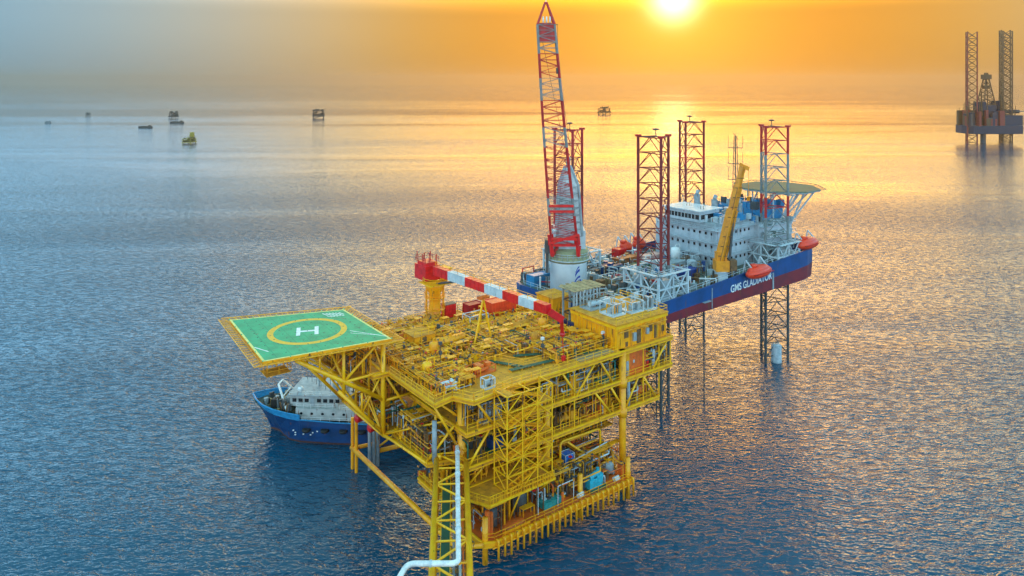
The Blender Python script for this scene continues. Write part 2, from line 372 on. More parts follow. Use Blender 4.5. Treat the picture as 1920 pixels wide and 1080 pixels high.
# stair tower on the long face
st = empty('stair_tower', (0, 0, 0)); st.parent = plat
for u in (3.6, 6.4, 9.2, 12):
    for v in (-3.0, .2):
        if u == 6.4 and v > 0: continue
        MB().tube((u, v, L4 + .3), (u, v, T + .4), .11, 8).build('post', YEL2, st)
m = MB(); k = 0
zs = [L4 + .4 + i * 2.3 for i in range(7)]
for i, z in enumerate(zs):
    for a, b in (((3.6, -3), (12, -3)), ((3.6, .2), (12, .2)), ((3.6, -3), (3.6, .2)), ((12, -3), (12, .2)), ((7.8, -3), (7.8, .2))):
        m.beam((*a, z), (*b, z), .13)
m.build('ring_beam', YEL2, st)
m = MB()
for z0, z1 in zip(zs[:-1], zs[1:]):
    for u in (3.6, 6.4, 9.2):
        a, b = ((u, z0), (u + 2.8, z1)) if (k % 2) else ((u + 2.8, z0), (u, z1)); k += 1
        m.beam((a[0], -3, a[1]), (b[0], -3, b[1]), .11)
    m.beam((3.6, -3, z0), (3.6, .2, z1), .11)
m.build('cross_brace', YEL2, st)
for i, (z0, z1) in enumerate(zip(zs[:-1], zs[1:])):
    m = MB(); v = -2.2 if i % 2 == 0 else -.7
    a, b = (4.2, 11.2) if i % 2 == 0 else (11.2, 4.2)
    for dv in (-.5, .5):
        m.beam((a, v + dv, z0), (b, v + dv, z1), .2); m.beam((a, v + dv, z0 + 1), (b, v + dv, z1 + 1), .08)
    for j in range(11): t = (j + .5) / 11; m.box((a + (b - a) * t, v, z0 + (z1 - z0) * t), (.34, .95, .06))
    m.build('stair_flight', YEL, st)
    MB().bb(b - .8, b + .8, -2.7, -.1, z1 - .09, z1 - .02).build('landing', OCH, st)
# lower landing in front of the stair tower, with curtain plates under its rail
lp = [(-2.4, 2.1), (.3, -3.3), (6.2, -3.3), (12.4, -3.2), (12.4, 2.1)]
m = MB(); m.prism(lp, L4 - .2, L4 - .02, 0); m.build('landing_floor', OCH, plat)
m = MB()
for a, b in zip(lp[:-1], lp[1:]):
    m.beam((*a, L4 - .15), (*b, L4 - .15), .28)
m.build('landing_edge', YEL2, plat)
hr([(-2.3, 2.1, L4), (.3, -3.2, L4), (6.2, -3.2, L4), (12.3, -3.1, L4)])
m = MB()
for k in range(24):
    u = .5 + k * .5; m.beam((u, -3.24, L4), (u, -3.24, L4 + 1.1), .07)
m.build('railing_infill', YEL, plat)
for a, b in (((6, -3, L4 - .3), (6, 0, LF + .2)), ((12, -3, L4 - .3), (12, 1, L4 - 4))): br(a, b, .13)
# helideck support frame cantilevered from the left side
hs = empty('support_frame', (0, 0, 0)); hs.parent = plat
def hb(a, b, r=.27, nm='strut', mt=YEL2): MB().tube(a, b, r, 8).build(nm, mt, hs, True)
for v in (17, 32):
    hb((-6, v, L3), (-6, v, 29.3), .38, 'support_column'); hb((-20, v, 29), (-5.6, v, 19.4), .34); hb((-13.4, v, 22.8), (-6, v, L3 + .3), .3); hb((-12.6, v, 22), (-12.6, v, 29.3), .25)
    hb((-6.3, v, 29.2), (-12.6, v, 24), .22); hb((-12.6, v, 24), (-6, v, 24), .22); hb((-6, v, L3 + .1), (0, v, L3 + .1), .3); hb((-6, v, 19.4), (0, v, 19.4), .22)
    hb((-6, v, 24), (0, v, L3 + .4), .2); hb((-9.6, v, 21.6), (-9.6, v, 18.4), .18); hb((-6, v, L2 + 5), (-9.6, v, 18.4), .16); hb((0, v, L3 - .1), (0, v, T - .3), .3, 'support_column')
    hb((-20, v, 29.1), (-5, v, 29.2), .28); hb((-16.4, v, 26.6), (-16.4, v, 29.2), .18)
for u, z in ((-6, L3), (-6, L2 + .3), (-6, T), (-12.6, 24), (-12.6, 29), (-20, 29), (-6, 29)): hb((u, 17, z), (u, 32, z), .24)
for u, z in ((-6, L3), (-6, L2 + .3), (-12.6, 24)): hb((u, 17, z), (u, 24.5, z + 5), .17); hb((u, 32, z), (u, 24.5, z + 5), .17)
hb((-6, 17, L3), (-.8, 8, L3 - 2), .26); hb((-6, 17, L3 + .2), (-4.6, 6, L3 - .2), .24); hb((-6, 17, L3 + .1), (-.8, 6, L2), .15)
hb((-13.2, 17, 24), (-6, 32, 24), .18); hb((-20, 17, 29), (-12.6, 32, 29), .18)
MB().bb(-11.5, -6.3, 18, 31, 23.6, 23.75).build('walkway_floor', OCH, hs)
MB().rail([(-11.4, 18, 23.8), (-11.4, 31, 23.8)]).build('handrail', YEL2, hs)
# cladding panels seen through the open decks; bulkheads coloured dark for the shade there
m = MB(); m.bb(33.2, 37.2, 1.6, 1.75, L2, T - 1); m.build('cladding_panel', ORG, plat)
m = MB(); m.bb(32.1, 33.1, 1.5, 1.62, L2, T - 1); m.bb(32.3, 32.9, 1.44, 1.5, L2 + .1, L2 + 2.6, 1); m.build('door_panel', [YEL, GRY], plat)
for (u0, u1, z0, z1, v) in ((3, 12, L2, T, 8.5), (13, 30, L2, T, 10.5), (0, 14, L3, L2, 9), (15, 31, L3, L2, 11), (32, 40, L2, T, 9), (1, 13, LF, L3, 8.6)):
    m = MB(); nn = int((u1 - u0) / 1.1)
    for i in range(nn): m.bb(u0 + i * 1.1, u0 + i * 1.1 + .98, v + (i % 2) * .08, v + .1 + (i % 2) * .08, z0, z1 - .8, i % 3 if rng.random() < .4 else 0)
    m.build('shaded_bulkhead', [BRN, DGRY, GRY], plat)
# a few trunk pipes fixed to the face
MB().path([(18.7, 3, LF), (18.7, 3, 11.2), (27.6, 3, 10.9), (27.6, 3, LF + 1)], .2, 8, 0, .8).build('riser_pipe', YEL2, plat, True)
MB().path([(20, 1.6, LF + 2), (20, 1.6, 8.2), (29, 2.6, 8.4), (29, 2.6, LF)], .11, 8, 0, .5).build('riser_pipe', LGRY, plat, True)
MB().path([(32.6, 1.3, L3), (32.6, 1.3, L2 - .4)], .33, 10).build('riser_pipe', GRY, plat, True)
MB().path([(-3.6, 5.2, L3 - .2), (-3.6, 5.2, L2 + 1)], .36, 12).build('riser_pipe', GRY, plat, True)
for k in range(6): MB().path([(6 + k * 4.3, 2.0, L2 + 4.2), (9.3 + k * 4.3, 2.0, L2 + 4.2)], .1, 6).build('cable_tray', LGRY, plat)
for k in range(7): MB().box((3.6 + k * 4.3, 2.1, L3 + 4.05), (3.4, .5, .1)).build('cable_tray', GRY, plat)

# uncountable small pipework of each deck
RORG = mat('signal_orange_red', (.90, .07, .015), .45, (.7, .05, .012), .8)
def tangle(name, label, boxes, n, zr, seed, rr=(.05, .16), mats=None, wts=(12, 11, 7, .8, 3, .5, .8, .7, .3, .1)):
    r_ = random.Random(seed); m = MB()
    for _ in range(n):
        x0, x1, y0, y1, z0 = r_.choice(boxes)
        mi = r_.choices(range(len(wts)), wts)[0]
        p = Vector((r_.uniform(x0, x1), r_.uniform(y0, y1), z0)); rad = r_.uniform(*rr)
        k = r_.random()
        if k < .72 and r_.random() < .28:      # a run of parallel pipes on sleepers
            ax = r_.random() < .5; ln = r_.uniform(4, 12); nb = r_.randint(3, 6); h = r_.uniform(.3, 1.4) if zr[1] < 2.5 else r_.uniform(.3, zr[1])
            e_ = Vector((min(p.x + ln, x1), p.y, 0)) if ax else Vector((p.x, min(p.y + ln, y1), 0)); ln = (e_ - Vector((p.x, p.y, 0))).length
            dv = Vector((1, 0, 0)) if ax else Vector((0, 1, 0)); sv_ = Vector((0, .3, 0)) if ax else Vector((.3, 0, 0))
            for j in range(nb):
                o_ = p + sv_ * j + Vector((0, 0, h)); m.path([o_ - Vector((0, 0, h * .8)), o_, o_ + dv * ln, o_ + dv * ln - Vector((0, 0, h * .8))] if j % 2 else [o_, o_ + dv * ln], r_.uniform(.06, .11), 6, r_.choice((mi, 0, 1, 2)), .25)
            for j in range(int(ln / 2) + 1):
                a_ = p + dv * (j * 2.0) + Vector((0, 0, h - .12)) - sv_ * .5; m.beam(a_, a_ + sv_ * (nb + .5), .1, 4); m.beam(a_ + sv_ * .5 - Vector((0, 0, h - .12)), a_ + sv_ * .5, .1, 4)
        elif k < .72:
            h = r_.uniform(*zr); pts = [p, p + Vector((0, 0, h))]
            ax = r_.random() < .5; q = pts[-1].copy()
            for j in range(r_.randint(1, 3)):
                ln = r_.uniform(.7, 4.5) * r_.choice((-1, 1)); q = q + (Vector((ln, 0, 0)) if ax else Vector((0, ln, 0))); ax = not ax
                q.x = min(max(q.x, x0), x1); q.y = min(max(q.y, y0), y1)
                if (q - pts[-1]).length > .3: pts.append(q.copy())
            q = q.copy(); q.z = z0 + (0 if r_.random() < .6 else min(h + .6, zr[1])); pts.append(q)
            if (pts[-1] - pts[-2]).length < .1: pts.pop()
            if len(pts) > 1: m.path(pts, rad, 6, mi, rad * 2)
            if r_.random() < .6:
                c = pts[1]; m.tube(c - Vector((0, 0, .25)), c + Vector((0, 0, .25)), rad * 2.2, 8, mi=r_.choice((mi, mi, 2, 6)))
                m.tube(c + Vector((0, 0, .25)), c + Vector((0, 0, .7)), rad * .5, 5, mi=6); m.tube(c + Vector((0, 0, .7)), c + Vector((0, 0, .76)), rad * 2.4, 8, mi=r_.choice((0, 2, 6, 6, 9)))
        elif k < .84:
            h = r_.uniform(.5, zr[1]); m.tube(p, p + Vector((0, 0, h)), rad * 2.6, 10, mi=mi); m.sph(p + Vector((0, 0, h)), rad * 2.6, 10, mi, (1, 1, .5))
        elif k < .90:
            d = (r_.uniform(.3, 1.2), r_.uniform(.3, 1.0), r_.uniform(.4, min(1.6, zr[1]))); m.box(p + Vector((0, 0, d[2] / 2 + .1)), d, 0, mi)
            m.box(p + Vector((0, 0, d[2] + .14)), (d[0] * .6, d[1] * .6, .1), 0, 6)
        elif k < .93:
            h = r_.uniform(1.2, zr[1] + .5); w_ = r_.uniform(1, 2.4)
            for a in (0, 1):
                for b_ in (0, 1): m.beam(p + Vector((a * w_, b_ * .8, 0)), p + Vector((a * w_, b_ * .8, h)), .1, 0)
            m.bb(p.x - .1, p.x + w_ + .1, p.y - .1, p.y + .9, z0 + h, z0 + h + .08, 0)
        else:
            q = p + Vector((r_.uniform(-3, 3), r_.uniform(-3, 3), r_.uniform(.4, zr[1]))); q.x = min(max(q.x, x0), x1); q.y = min(max(q.y, y0), y1); m.path([p, (p.x, p.y, q.z), q], .06, 5, mi)
    o = m.build(name, fmats())
    o.location = PF.w((0, 0, 0)); o.rotation_euler = (0, 0, PF.a)
    return tag(o, label, 'pipework', kind='stuff')
tangle('pipework', 'tangle of yellow and orange pipes covering the open top deck', [(6, 29, 9, 26, T), (8, 28, 10, 24, T), (-4, 6, 9, 24, T), (-4, 3, 4, 16, T), (18, 30, 3, 9, T), (-7, 12, 24, 35, T), (14, 35, 20, 30, T)], 1500, (.25, 1.7), 1, (.035, .10))
tangle('pipework', 'tangle of green, grey and brown pipes inside the second deck', [(0, 31, 1.6, 8, L2), (32, 43, 1.8, 8, L2)], 420, (.6, 3.8), 2, (.04, .15), wts=(3, 3, 2, 1, 3, 3, 3, 3, 3, .3))
tangle('pipework', 'tangle of brown and yellow pipes inside the third deck', [(0, 31, 1.8, 8, L3), (31, 39, 1.8, 8, L3), (-4, 0, 5.5, 16, L3)], 420, (.6, 3.8), 3, (.04, .15), wts=(4, 3, 3, 2, 5, 2, 3, 2, 2, .4))
tangle('pipework', 'tangle of dark pipes and orange valves on the lowest deck near the water', [(1, 29, -1, 7, LF), (13, 29, 0, 8, LF)], 340, (.5, 4.5), 4, (.05, .16), wts=(2, 2, 3, 4, 5, 3, 4, 1, 2, .6))
for z in (L3, L2 + .4):
    m = MB(); m.prism([(-5.9, 17), (-.9, 17), (-.9, 32), (-5.9, 32)], z - .22, z - .02, 1, 0); m.build('deck', [OCH, BRN], hs)
    MB().rail([(-5.8, 17.2, z), (-5.8, 31.8, z)], 1.1, 1.8, .05).build('handrail', YEL2, hs)
tangle('pipework', 'yellow and brown pipes packed inside the helideck support frame', [(-5.6, -1, 17.4, 31, L3), (-5.6, -1, 17.4, 31, L2 + .4), (-11, -6.6, 18.4, 30.6, 23.8)], 260, (.5, 3.4), 6, (.05, .13), wts=(5, 5, 4, 1, 5, 2, 3, 1, 1, .2))
for v in (22, 27):
    hb((-6, v, L3), (-6, v, 29.3), .22, 'support_column'); hb((-19, v, 28.6), (-5.6, v, 19.4), .2); hb((-12.6, v, 24), (-6, v, L3 + .3), .18); hb((-6.3, v, 29.2), (-12.6, v, 24), .15); hb((-6, v, L3 + .2), (-.8, v, L2), .16)
for z in (L3, L2 + .4, T): hb((-6, 17, z), (-6, 22, z + 4.6), .14); hb((-6, 27, z), (-6, 22, z + 4.6), .14)
m = MB()
for k in range(9): m.path([(13.5 + k * 1.9, 1.25, L3 + .2), (13.5 + k * 1.9, 1.25, L3 + 3.4 - (k % 3)), (14.6 + k * 1.9, 1.9, L3 + 3.4 - (k % 3))], .09, 6)
for k in range(9): m.path([(13 + k * 1.9, 1.35, L2 + .2), (13 + k * 1.9, 1.35, L2 + 2.2 + (k % 3) * .6), (14.2 + k * 1.9, 2.2, L2 + 2.2 + (k % 3) * .6)], .08, 6)
m.build('face_pipework', YEL, plat)
for z, u0, u1 in ((LF + 6.6, 13, 31), (LF + 3.2, 9, 18)):
    MB().prism([(u0, 3.4), (u1, 3.4), (u1, 9), (u0, 9)], z - .2, z).build('deck', OCH, plat); hr([(u0, 3.5, z), (u1, 3.5, z)], YEL)
tangle('pipework', 'brown and yellow pipes on the mezzanine between the lowest and third decks', [(13, 30, 3.8, 8.5, LF + 6.6)], 130, (.4, 2.8), 8, (.05, .14), wts=(5, 3, 3, 2, 5, 2, 3, 1, 1, .3))
tangle('pipework', 'small pipes on the landing between the lowest and third decks', [(-3.8, 12, 3, 8, L4)], 90, (.5, 3.2), 5, (.05, .15))

# ================================================================== helideck
hc = [(-24.9, 16.8), (-5.9, 14.2), (-5.9, 32.2), (-23.5, 38.3)]; HZ = 30.0
hel = thing(PF, 'helideck', (-15, 25, HZ), 'square green helicopter deck with yellow ring and white letter H beside the platform', 'helicopter deck')
hl = [(a + 15, b - 25) for a, b in hc]
MB().prism(hl, -.55, 0, 1, 0).build('landing_pad', [GRN, YEL], hel)
def lerp2(a, b, t): return (a[0] + (b[0] - a[0]) * t, a[1] + (b[1] - a[1]) * t)
def hq(s, t): return lerp2(lerp2(hl[0], hl[1], s), lerp2(hl[3], hl[2], s), t)    # pad coordinates 0..1
m = MB(); e = .018
for q in (((0, 0), (1, 0), (1, e), (0, e)), ((0, 1 - e), (1, 1 - e), (1, 1), (0, 1)), ((0, e), (e, e), (e, 1 - e), (0, 1 - e)), ((1 - e, e), (1, e), (1, 1 - e), (1 - e, 1 - e))):
    m.add([(*hq(*p), .006) for p in q], [(0, 1, 2, 3)])
m.build('edge_line', mat('pale_yellow_marking', (.80, .74, .22), .6), hel)
cxy = hq(.50, .50)
m = MB(); n = 64; vs = []
for r_ in (6.15, 5.2):
    for i in range(n): a = 2 * math.pi * i / n; vs.append((cxy[0] + r_ * math.cos(a), cxy[1] + r_ * math.sin(a), .006))
m.add(vs, [(i, (i + 1) % n, n + (i + 1) % n, n + i) for i in range(n)])
m.build('marking_ring', mat('yellow_marking', (.85, .46, .015), .6, (.70, .38, .02)), hel)
m = MB(); hr_ = R(-22)
for dx, dy, sx, sy in ((-1.4, 0, .62, 3.8), (1.4, 0, .62, 3.8), (0, 0, 2.2, .65)):
    ca, sa = math.cos(hr_), math.sin(hr_)
    m.add([(cxy[0] + ca * (dx + a * sx / 2) - sa * (dy + b * sy / 2), cxy[1] + sa * (dx + a * sx / 2) + ca * (dy + b * sy / 2), .006) for a, b in ((-1, -1), (1, -1), (1, 1), (-1, 1))], [(0, 1, 2, 3)])
WM = mat('white_marking', (.82, .85, .82), .6)
m.build('letter_h', WM, hel)
def line2(m, a, b, w_, z=.01):
    a = Vector(a); b = Vector(b); d = (b - a).normalized(); n_ = Vector((-d.y, d.x)) * w_ / 2
    m.add([(*(a - n_), z), (*(b - n_), z), (*(b + n_), z), (*(a + n_), z)], [(0, 1, 2, 3)])
m = MB(); line2(m, hq(.80, .36), hq(.99, .08), .16); line2(m, hq(.78, .30), hq(.93, .16), .12); line2(m, hq(.09, .17), hq(.02, .30), .2); m.build('marking_line', WM, hel)
m = MB()
for k in range(1, 9): line2(m, hq(k / 9, .02), hq(k / 9, .98), .06, .003)
for k in (1, 2): line2(m, hq(.02, k / 3), hq(.98, k / 3), .05, .0035)
m.build('panel_seam', mat('seam_green', (.0, .22, .11), .7), hel)
m = MB()
for i in range(1, 10):
    for j in range(1, 10): m.box((*hq(i / 10, j / 10), .02), (.16, .16, .03))
m.build('tie_down', DGRY, hel)
m = MB()
for k in range(6): line2(m, hq(.78 + k * .028, .93 - k * .004), hq(.80 + k * .028, .86 - k * .004), .22)
for k in range(5): line2(m, hq(.79 + k * .028, .84), hq(.815 + k * .028, .80), .2)
m.build('deck_lettering', WM, hel)
for i in range(4):       # outboard safety nets on brackets
    a, b = Vector(hl[i]), Vector(hl[(i + 1) % 4]); d = (b - a).normalized(); o_ = Vector((d.y, -d.x)) * 1.5; m = MB()
    a2, b2 = a + o_ - d * 1.4, b + o_ + d * 1.4; za, zb = -.35, -.05
    m.tube((*a2, zb), (*b2, zb), .07, 5); m.tube((*(a + o_ * .1), za), (*(b + o_ * .1), za), .07, 5); k = 22
    for j in range(k + 1):
        t = j / k; p = a.lerp(b, t); q = a2.lerp(b2, t); m.tube((*p, za), (*q, zb), .06, 4)
        if j < k:
            for s_ in (0, .33, .66):
                p2 = a.lerp(b, (j + s_) / k); q2 = a2.lerp(b2, (j + s_ + .33) / k); m.tube((*p2, za), (*q2, zb), .022, 3, mi=1)
    for s_ in (.25, .5, .75): m.tube((*a.lerp(a2, s_), za + .3 * s_), (*b.lerp(b2, s_), za + .3 * s_), .025, 3, mi=1)
    m.build('safety_net', [YEL, OCH], hel)
m = MB()
for t in (.1, .3, .5, .7, .9): m.tube((*hq(0, t), -.8), (*hq(1, t), -.8), .16, 5); m.tube((*hq(t, 0), -.85), (*hq(t, 1), -.85), .16, 5)
m.build('under_beam', YEL, hel)
m = MB()
for i in range(4):
    for j in range(5): p = lerp2(hl[i], hl[(i + 1) % 4], j / 5); m.tube((*p, 0), (*p, .18), .09, 6)
m.build('edge_light', mat('edge_light_green', (.05, .5, .25), .4), hel)
fa = thing(PF, 'fire_monitor_platform', (-22, 20, 27), 'small yellow access platform hung under the outer corner of the green helideck', 'access platform')
MB().bb(-1.8, 1.8, -1.5, 1.5, -.1, 0).build('floor', OCH, fa); MB().rail([(-1.8, -1.5, 0), (1.8, -1.5, 0), (1.8, 1.5, 0), (-1.8, 1.5, 0), (-1.8, -1.5, 0)]).build('handrail', YEL, fa)
m = MB()
for a, b in ((-1.7, -1.4), (1.7, 1.4)): m.beam((a, b, 0), (a, b, 2.4), .12)
m.build('hanger', YEL, fa)

# ================================================================== bridge towards the camera
bd = empty('access_bridge', (-6.85, 81.76, 14.5), math.atan2(27, -2.2) - math.pi / 2, 'long yellow trussed footbridge running from the platform towards the viewer', 'bridge')
Y0, Y1, BW, BH = -56, 27.0, 2.15, 3.6
for x in (-BW, BW):
    MB().tube((x, Y0, 0), (x, Y1, 0), .38, 14).build('chord', YEL2, bd, True); MB().tube((x * .92, Y0, -BH), (x * .92, Y1, -BH), .28, 12).build('chord', YEL, bd, True)
bays = 20; bl = (Y1 - Y0) / bays
m2 = MB(); m3 = MB()
for i in range(bays + 1):
    y = Y1 - i * bl; MB().tube((-BW, y, 0), (BW, y, 0), .13, 8).build('cross_beam', YEL2, bd); MB().tube((-BW, y, -BH), (BW, y, -BH), .13, 8).build('cross_beam', YEL2, bd)
    for x in (-BW, BW): m3.tube((x, y, 0), (x * .92, y, -BH), .14, 8)
    if i < bays:
        a, b = (BW, -BW) if i % 2 == 0 else (-BW, BW)
        m2.tube((a * (1 if i % 2 else -1) * (1 if i % 2 == 0 else -1) , y, 0), (b * (1 if i % 2 else -1) * (1 if i % 2 == 0 else -1), y - bl, 0), .15, 8)
        for x in (-BW, BW):
            if i % 2: m3.tube((x, y, 0), (x * .92, y - bl, -BH), .13, 8)
            else: m3.tube((x * .92, y, -BH), (x, y - bl, 0), .13, 8)
m2.build('top_bracing', YEL2, bd); m3.build('side_bracing', YEL, bd)
m = MB(); m.bb(-1.25, -.15, Y0, Y1, -BH + .25, -BH + .33); m.build('walkway_floor', DGRN, bd)
MB().rail([(-1.3, Y0, -BH + .3), (-1.3, Y1, -BH + .3)], 1.1, 2).build('handrail', YEL2, bd); MB().rail([(-.1, Y0, -BH + .3), (-.1, Y1, -BH + .3)], 1.1, 2).build('handrail', YEL2, bd)
for k, (x, r_, mt) in enumerate(((.35, .16, GRY), (.75, .11, BRN), (1.1, .18, LGRY), (1.5, .12, ORG))):
    MB().path([(x, Y0, -BH + .5 + k * .05), (x, Y1, -BH + .5 + k * .05)], r_, 8).build('service_pipe', mt, bd, True)
m = MB()
for i in range(40): m.box((.9, Y1 - 1 - i * 2.05, -BH + .28), (1.8, .14, .12))
m.build('pipe_support', YEL, bd)
m = MB().tube((-BW - .35, Y1, .2), (-BW - .2, Y1 + 2.5, 4.6), .2, 8); m.tube((-BW, Y1 - 1, 0), (-BW + .6, Y1 - 1, 0), .5, 10); m.tube((-BW, Y1, 0), (-BW - .8, Y1 + 4.6, 2.8), .28, 8); m.build('end_frame', YEL2, bd)
wp = empty('white_pipe', (-6.8, 84, 15.6), 0, 'thick white pipeline on the yellow footbridge with a sideways expansion loop', 'pipe')
P_ = lambda x, y, z: (x + 6.8, y - 84, z - 15.6)
MB().path([P_(-8.2, 111, 14.2), P_(-8.2, 109.6, 15.8), P_(-6.0, 81.9, 15.8), P_(-11.7, 81.9, 15.8), P_(-12.9, 77.6, 15.6), P_(-13.4, 66, 13.0)], .31, 14, 0, .9).build('pipe', PWHT, wp, True)
for t in (.12, .33, .55, .78):
    x = -8.2 + 2.2 * t; y = 109.6 - 27.7 * t; MB().tube(P_(x, y, 15.8), P_(x - .02, y + .25, 15.8), .39, 14).build('flange', LGRY, wp)
MB().tube(P_(-9.2, 81.9, 15.8), P_(-9.0, 81.9, 15.8), .39, 14).build('flange', LGRY, wp)
m = MB()
for t in (.1, .4, .7, .95): x = -8.2 + 2.2 * t; y = 109.6 - 27.7 * t; m.box(P_(x, y, 15.2), (.5, .3, .8))
m.build('pipe_shoe', YEL, wp)

# ================================================================== pedestal crane of the platform
pc = thing(PF, 'pedestal_crane', (13.3, 33.6, T), 'yellow pedestal crane with a red and white striped box boom lying on its rest', 'crane')
MB().lathe((0, 0, 0), [(1.45, 0), (1.45, .5), (1.1, .9), (1.1, 5.2), (1.6, 6.0), (1.9, 6.6), (1.9, 7.2)], 20).build('pedestal', YEL, pc, True)
m = MB()
for k in range(10): a = k * .63; m.rail([(1.9 * math.cos(a) * 1.2, 1.9 * math.sin(a) * 1.2, 7.2), (1.9 * math.cos(a + .63) * 1.2, 1.9 * math.sin(a + .63) * 1.2, 7.2)], 1, 3, .05)
m.bb(-2.3, 2.3, -2.3, 2.3, 7.1, 7.22); m.build('slew_platform', YEL2, pc)
m = MB()
for k in range(8): a = k * .785; m.beam((1.75 * math.cos(a), 1.75 * math.sin(a), 0), (1.75 * math.cos(a), 1.75 * math.sin(a), 6.9), .14)
for z in (2.2, 4.4): m.prism([(2.0 * math.cos(i * .393), 2.0 * math.sin(i * .393)) for i in range(16)], z, z + .1)
for z in (2.3, 4.5): m.rail([(2.0 * math.cos(i * .785), 2.0 * math.sin(i * .785), z) for i in range(9)], 1, 1.5, .04)
m.build('pedestal_ladder_cage', YEL, pc)
m = MB(); m.bb(-1.6, 1.6, .8, 5.0, 7.4, 10.2); m.bb(-1.3, 1.3, 1.2, 4.4, 10.2, 10.8); m.build('machine_house', RED, pc)
m = MB()
for k in range(6): m.tube((-1.4 + k * .55, 4.4 - (k % 3) * 1.4, 10.7), (-1.4 + k * .55, 4.4 - (k % 3) * 1.4, 12.6 - (k % 2) * .5), .1, 6)
m.rail([(-1.5, 1, 10.8), (-1.5, 4.8, 10.8), (1.5, 4.8, 10.8), (1.5, 1, 10.8)], 1, 1.5); m.build('mast', DRED, pc)
m = MB(); m.bb(1.65, 3.2, -1.0, 1.4, 7.4, 9.8); cab = m.build('operator_cab', YEL, pc); MB().bb(1.8, 3.05, -1.04, -1.0, 8.2, 9.6).build('window', GLS, cab)
# boom, pointing to -v
import itertools
A = Vector((0, -.2, 9.6)); Bt = Vector((1.6, -32.2, 9.9)); bdv = (Bt - A).normalized(); ln = (Bt - A).length
def boxseg(m, s0, s1, w0, h0, w1, h1, mi):
    sx = bdv.cross(Vector((0, 0, 1))).normalized(); sz = sx.cross(bdv); vs = []
    for s_, w_, h_ in ((s0, w0, h0), (s1, w1, h1)):
        c = A + bdv * s_; vs += [c + sx * (a * w_ / 2) + sz * (b * h_ / 2) for a, b in ((-1, -1), (1, -1), (1, 1), (-1, 1))]
    m.add(vs, [(3, 2, 1, 0), (4, 5, 6, 7), (0, 1, 5, 4), (1, 2, 6, 5), (2, 3, 7, 6), (3, 0, 4, 7)], mi)
segs = [(0, 5.0, 1), (5.0, 10.4, 0), (10.4, 16.2, 1), (16.2, 21.2, 0), (21.2, 25.4, 1), (25.4, 29.2, 0), (29.2, ln, 1)]
for s0, s1, c in segs:
    m = MB(); boxseg(m, s0, s1, 1.25, 1.65 - .008 * s0, 1.2, 1.65 - .008 * s1, 0)
    for k in range(int((s1 - s0) / 1.2)): boxseg(m, s0 + .5 + k * 1.2, s0 + .62 + k * 1.2, 1.31, 1.7 - .008 * s0, 1.31, 1.7 - .008 * s0, 0)
    m.build('boom_section', RED if c else LGRY, pc)
m = MB(); m.tube(A + Vector((.9, -3, .2)), A + Vector((1.1, -16, .9)), .13, 8); m.rail([A + Vector((-.6, -1, 1)), Bt + Vector((-.6, 2, .7))], .9, 2.4, .04); m.build('boom_walkway', YEL, pc)
m = MB(); m.tube((0, -.8, 7.2), A + bdv * 7 + Vector((0, 0, -.8)), .22, 10); m.build('luffing_cylinder', DGRY, pc)
m = MB(); q = Bt; m.beam(q + Vector((0, 0, -.3)), q + Vector((2.2, -.6, -1.9)), 1.15); m.beam(q + Vector((2.2, -.6, -1.9)), q + Vector((3.4, .6, -4.6)), .55); m.sph(q + Vector((3.4, .6, -4.8)), .5, 8); m.build('boom_head', RED, pc)
m = MB(); m.tube(q + Vector((3.4, .6, -5)), q + Vector((3.9, .9, -8.6)), .06, 5); m.box(q + Vector((3.9, .9, -8.9)), (.6, .4, .8)); m.build('hook_block', RED, pc)
rs = thing(PF, 'boom_rest', (12.9, 16.8, T), 'tall yellow A-frame rest holding up the middle of the striped crane boom', 'boom rest')
m = MB(); top = (.1, 0, 8.3)
for a in ((-2.1, -.3, 0), (1.9, -.2, 0), (0, 1.9, 0)): m.tube(a, top, .17, 8)
m.beam((-1.15, -.15, 4), (1.05, -.1, 4), .2); m.build('leg_frame', YEL2, rs)
MB().bb(-.9, 1.1, -.5, .5, 8.2, 8.55).build('cradle', ORG, rs)

# ================================================================== electrical module building
mo = thing(PF, 'module_building', (30, 1.6, T), 'yellow windowless module building on the right end of the platform top deck', 'building')
MB().bb(0, 12.6, 0, 11.6, 0, 4.1).build('wall', YEL, mo)
m = MB()
for i in range(13): m.bb(.05 + i, .17 + i, -.1, 0, .1, 3.9) if i not in (2, 3, 5, 8) else None
for j in range(12): m.bb(-.1, 0, .1 + j * .95, .22 + j * .95, .1, 3.9)
m.bb(-.2, 12.8, -.22, 0, 3.5, 4.0); m.bb(-.22, 0, 0, 11.6, 3.5, 4.0); m.build('wall_rib', YEL2, mo)
MB().bb(-.3, 12.9, -.3, 11.9, 4.1, 4.3).build('roof', OCH, mo)
for x0, x1, z0, z1, nm in ((1.9, 2.9, 1.6, 3.0, 'louvre'), (5.0, 6.0, .1, 2.5, 'door'), (8.0, 8.9, 1.5, 2.8, 'louvre'), (9.4, 10.3, .1, 2.4, 'door'), (11.3, 12.0, .9, 2.0, 'louvre'), (2.2, 2.8, .1, .9, 'hatch')):
    m = MB(); m.bb(x0, x1, -.06, -.002, z0, z1); 
    for k in range(5): m.bb(x0, x1, -.1, -.06, z0 + (z1 - z0) * (k + .2) / 5, z0 + (z1 - z0) * (k + .6) / 5) if nm == 'louvre' else None
    m.build(nm, BRN, mo)
m = MB()
for x0 in (3.4, 6.6, 10.8): m.path([(x0, -.25, .1), (x0, -.25, 3.2), (x0 + 1.0, -.25, 3.2)], .1, 6)
m.path([(.3, -.3, 2.9), (12.4, -.3, 2.9)], .12, 6); m.path([(-.3, 1, 1.2), (-.3, 11, 1.2)], .12, 6); m.path([(-.3, 2.4, .1), (-.3, 2.4, 3.4), (-.3, 8, 3.4)], .09, 6)
m.build('wall_pipe', OCH, mo)
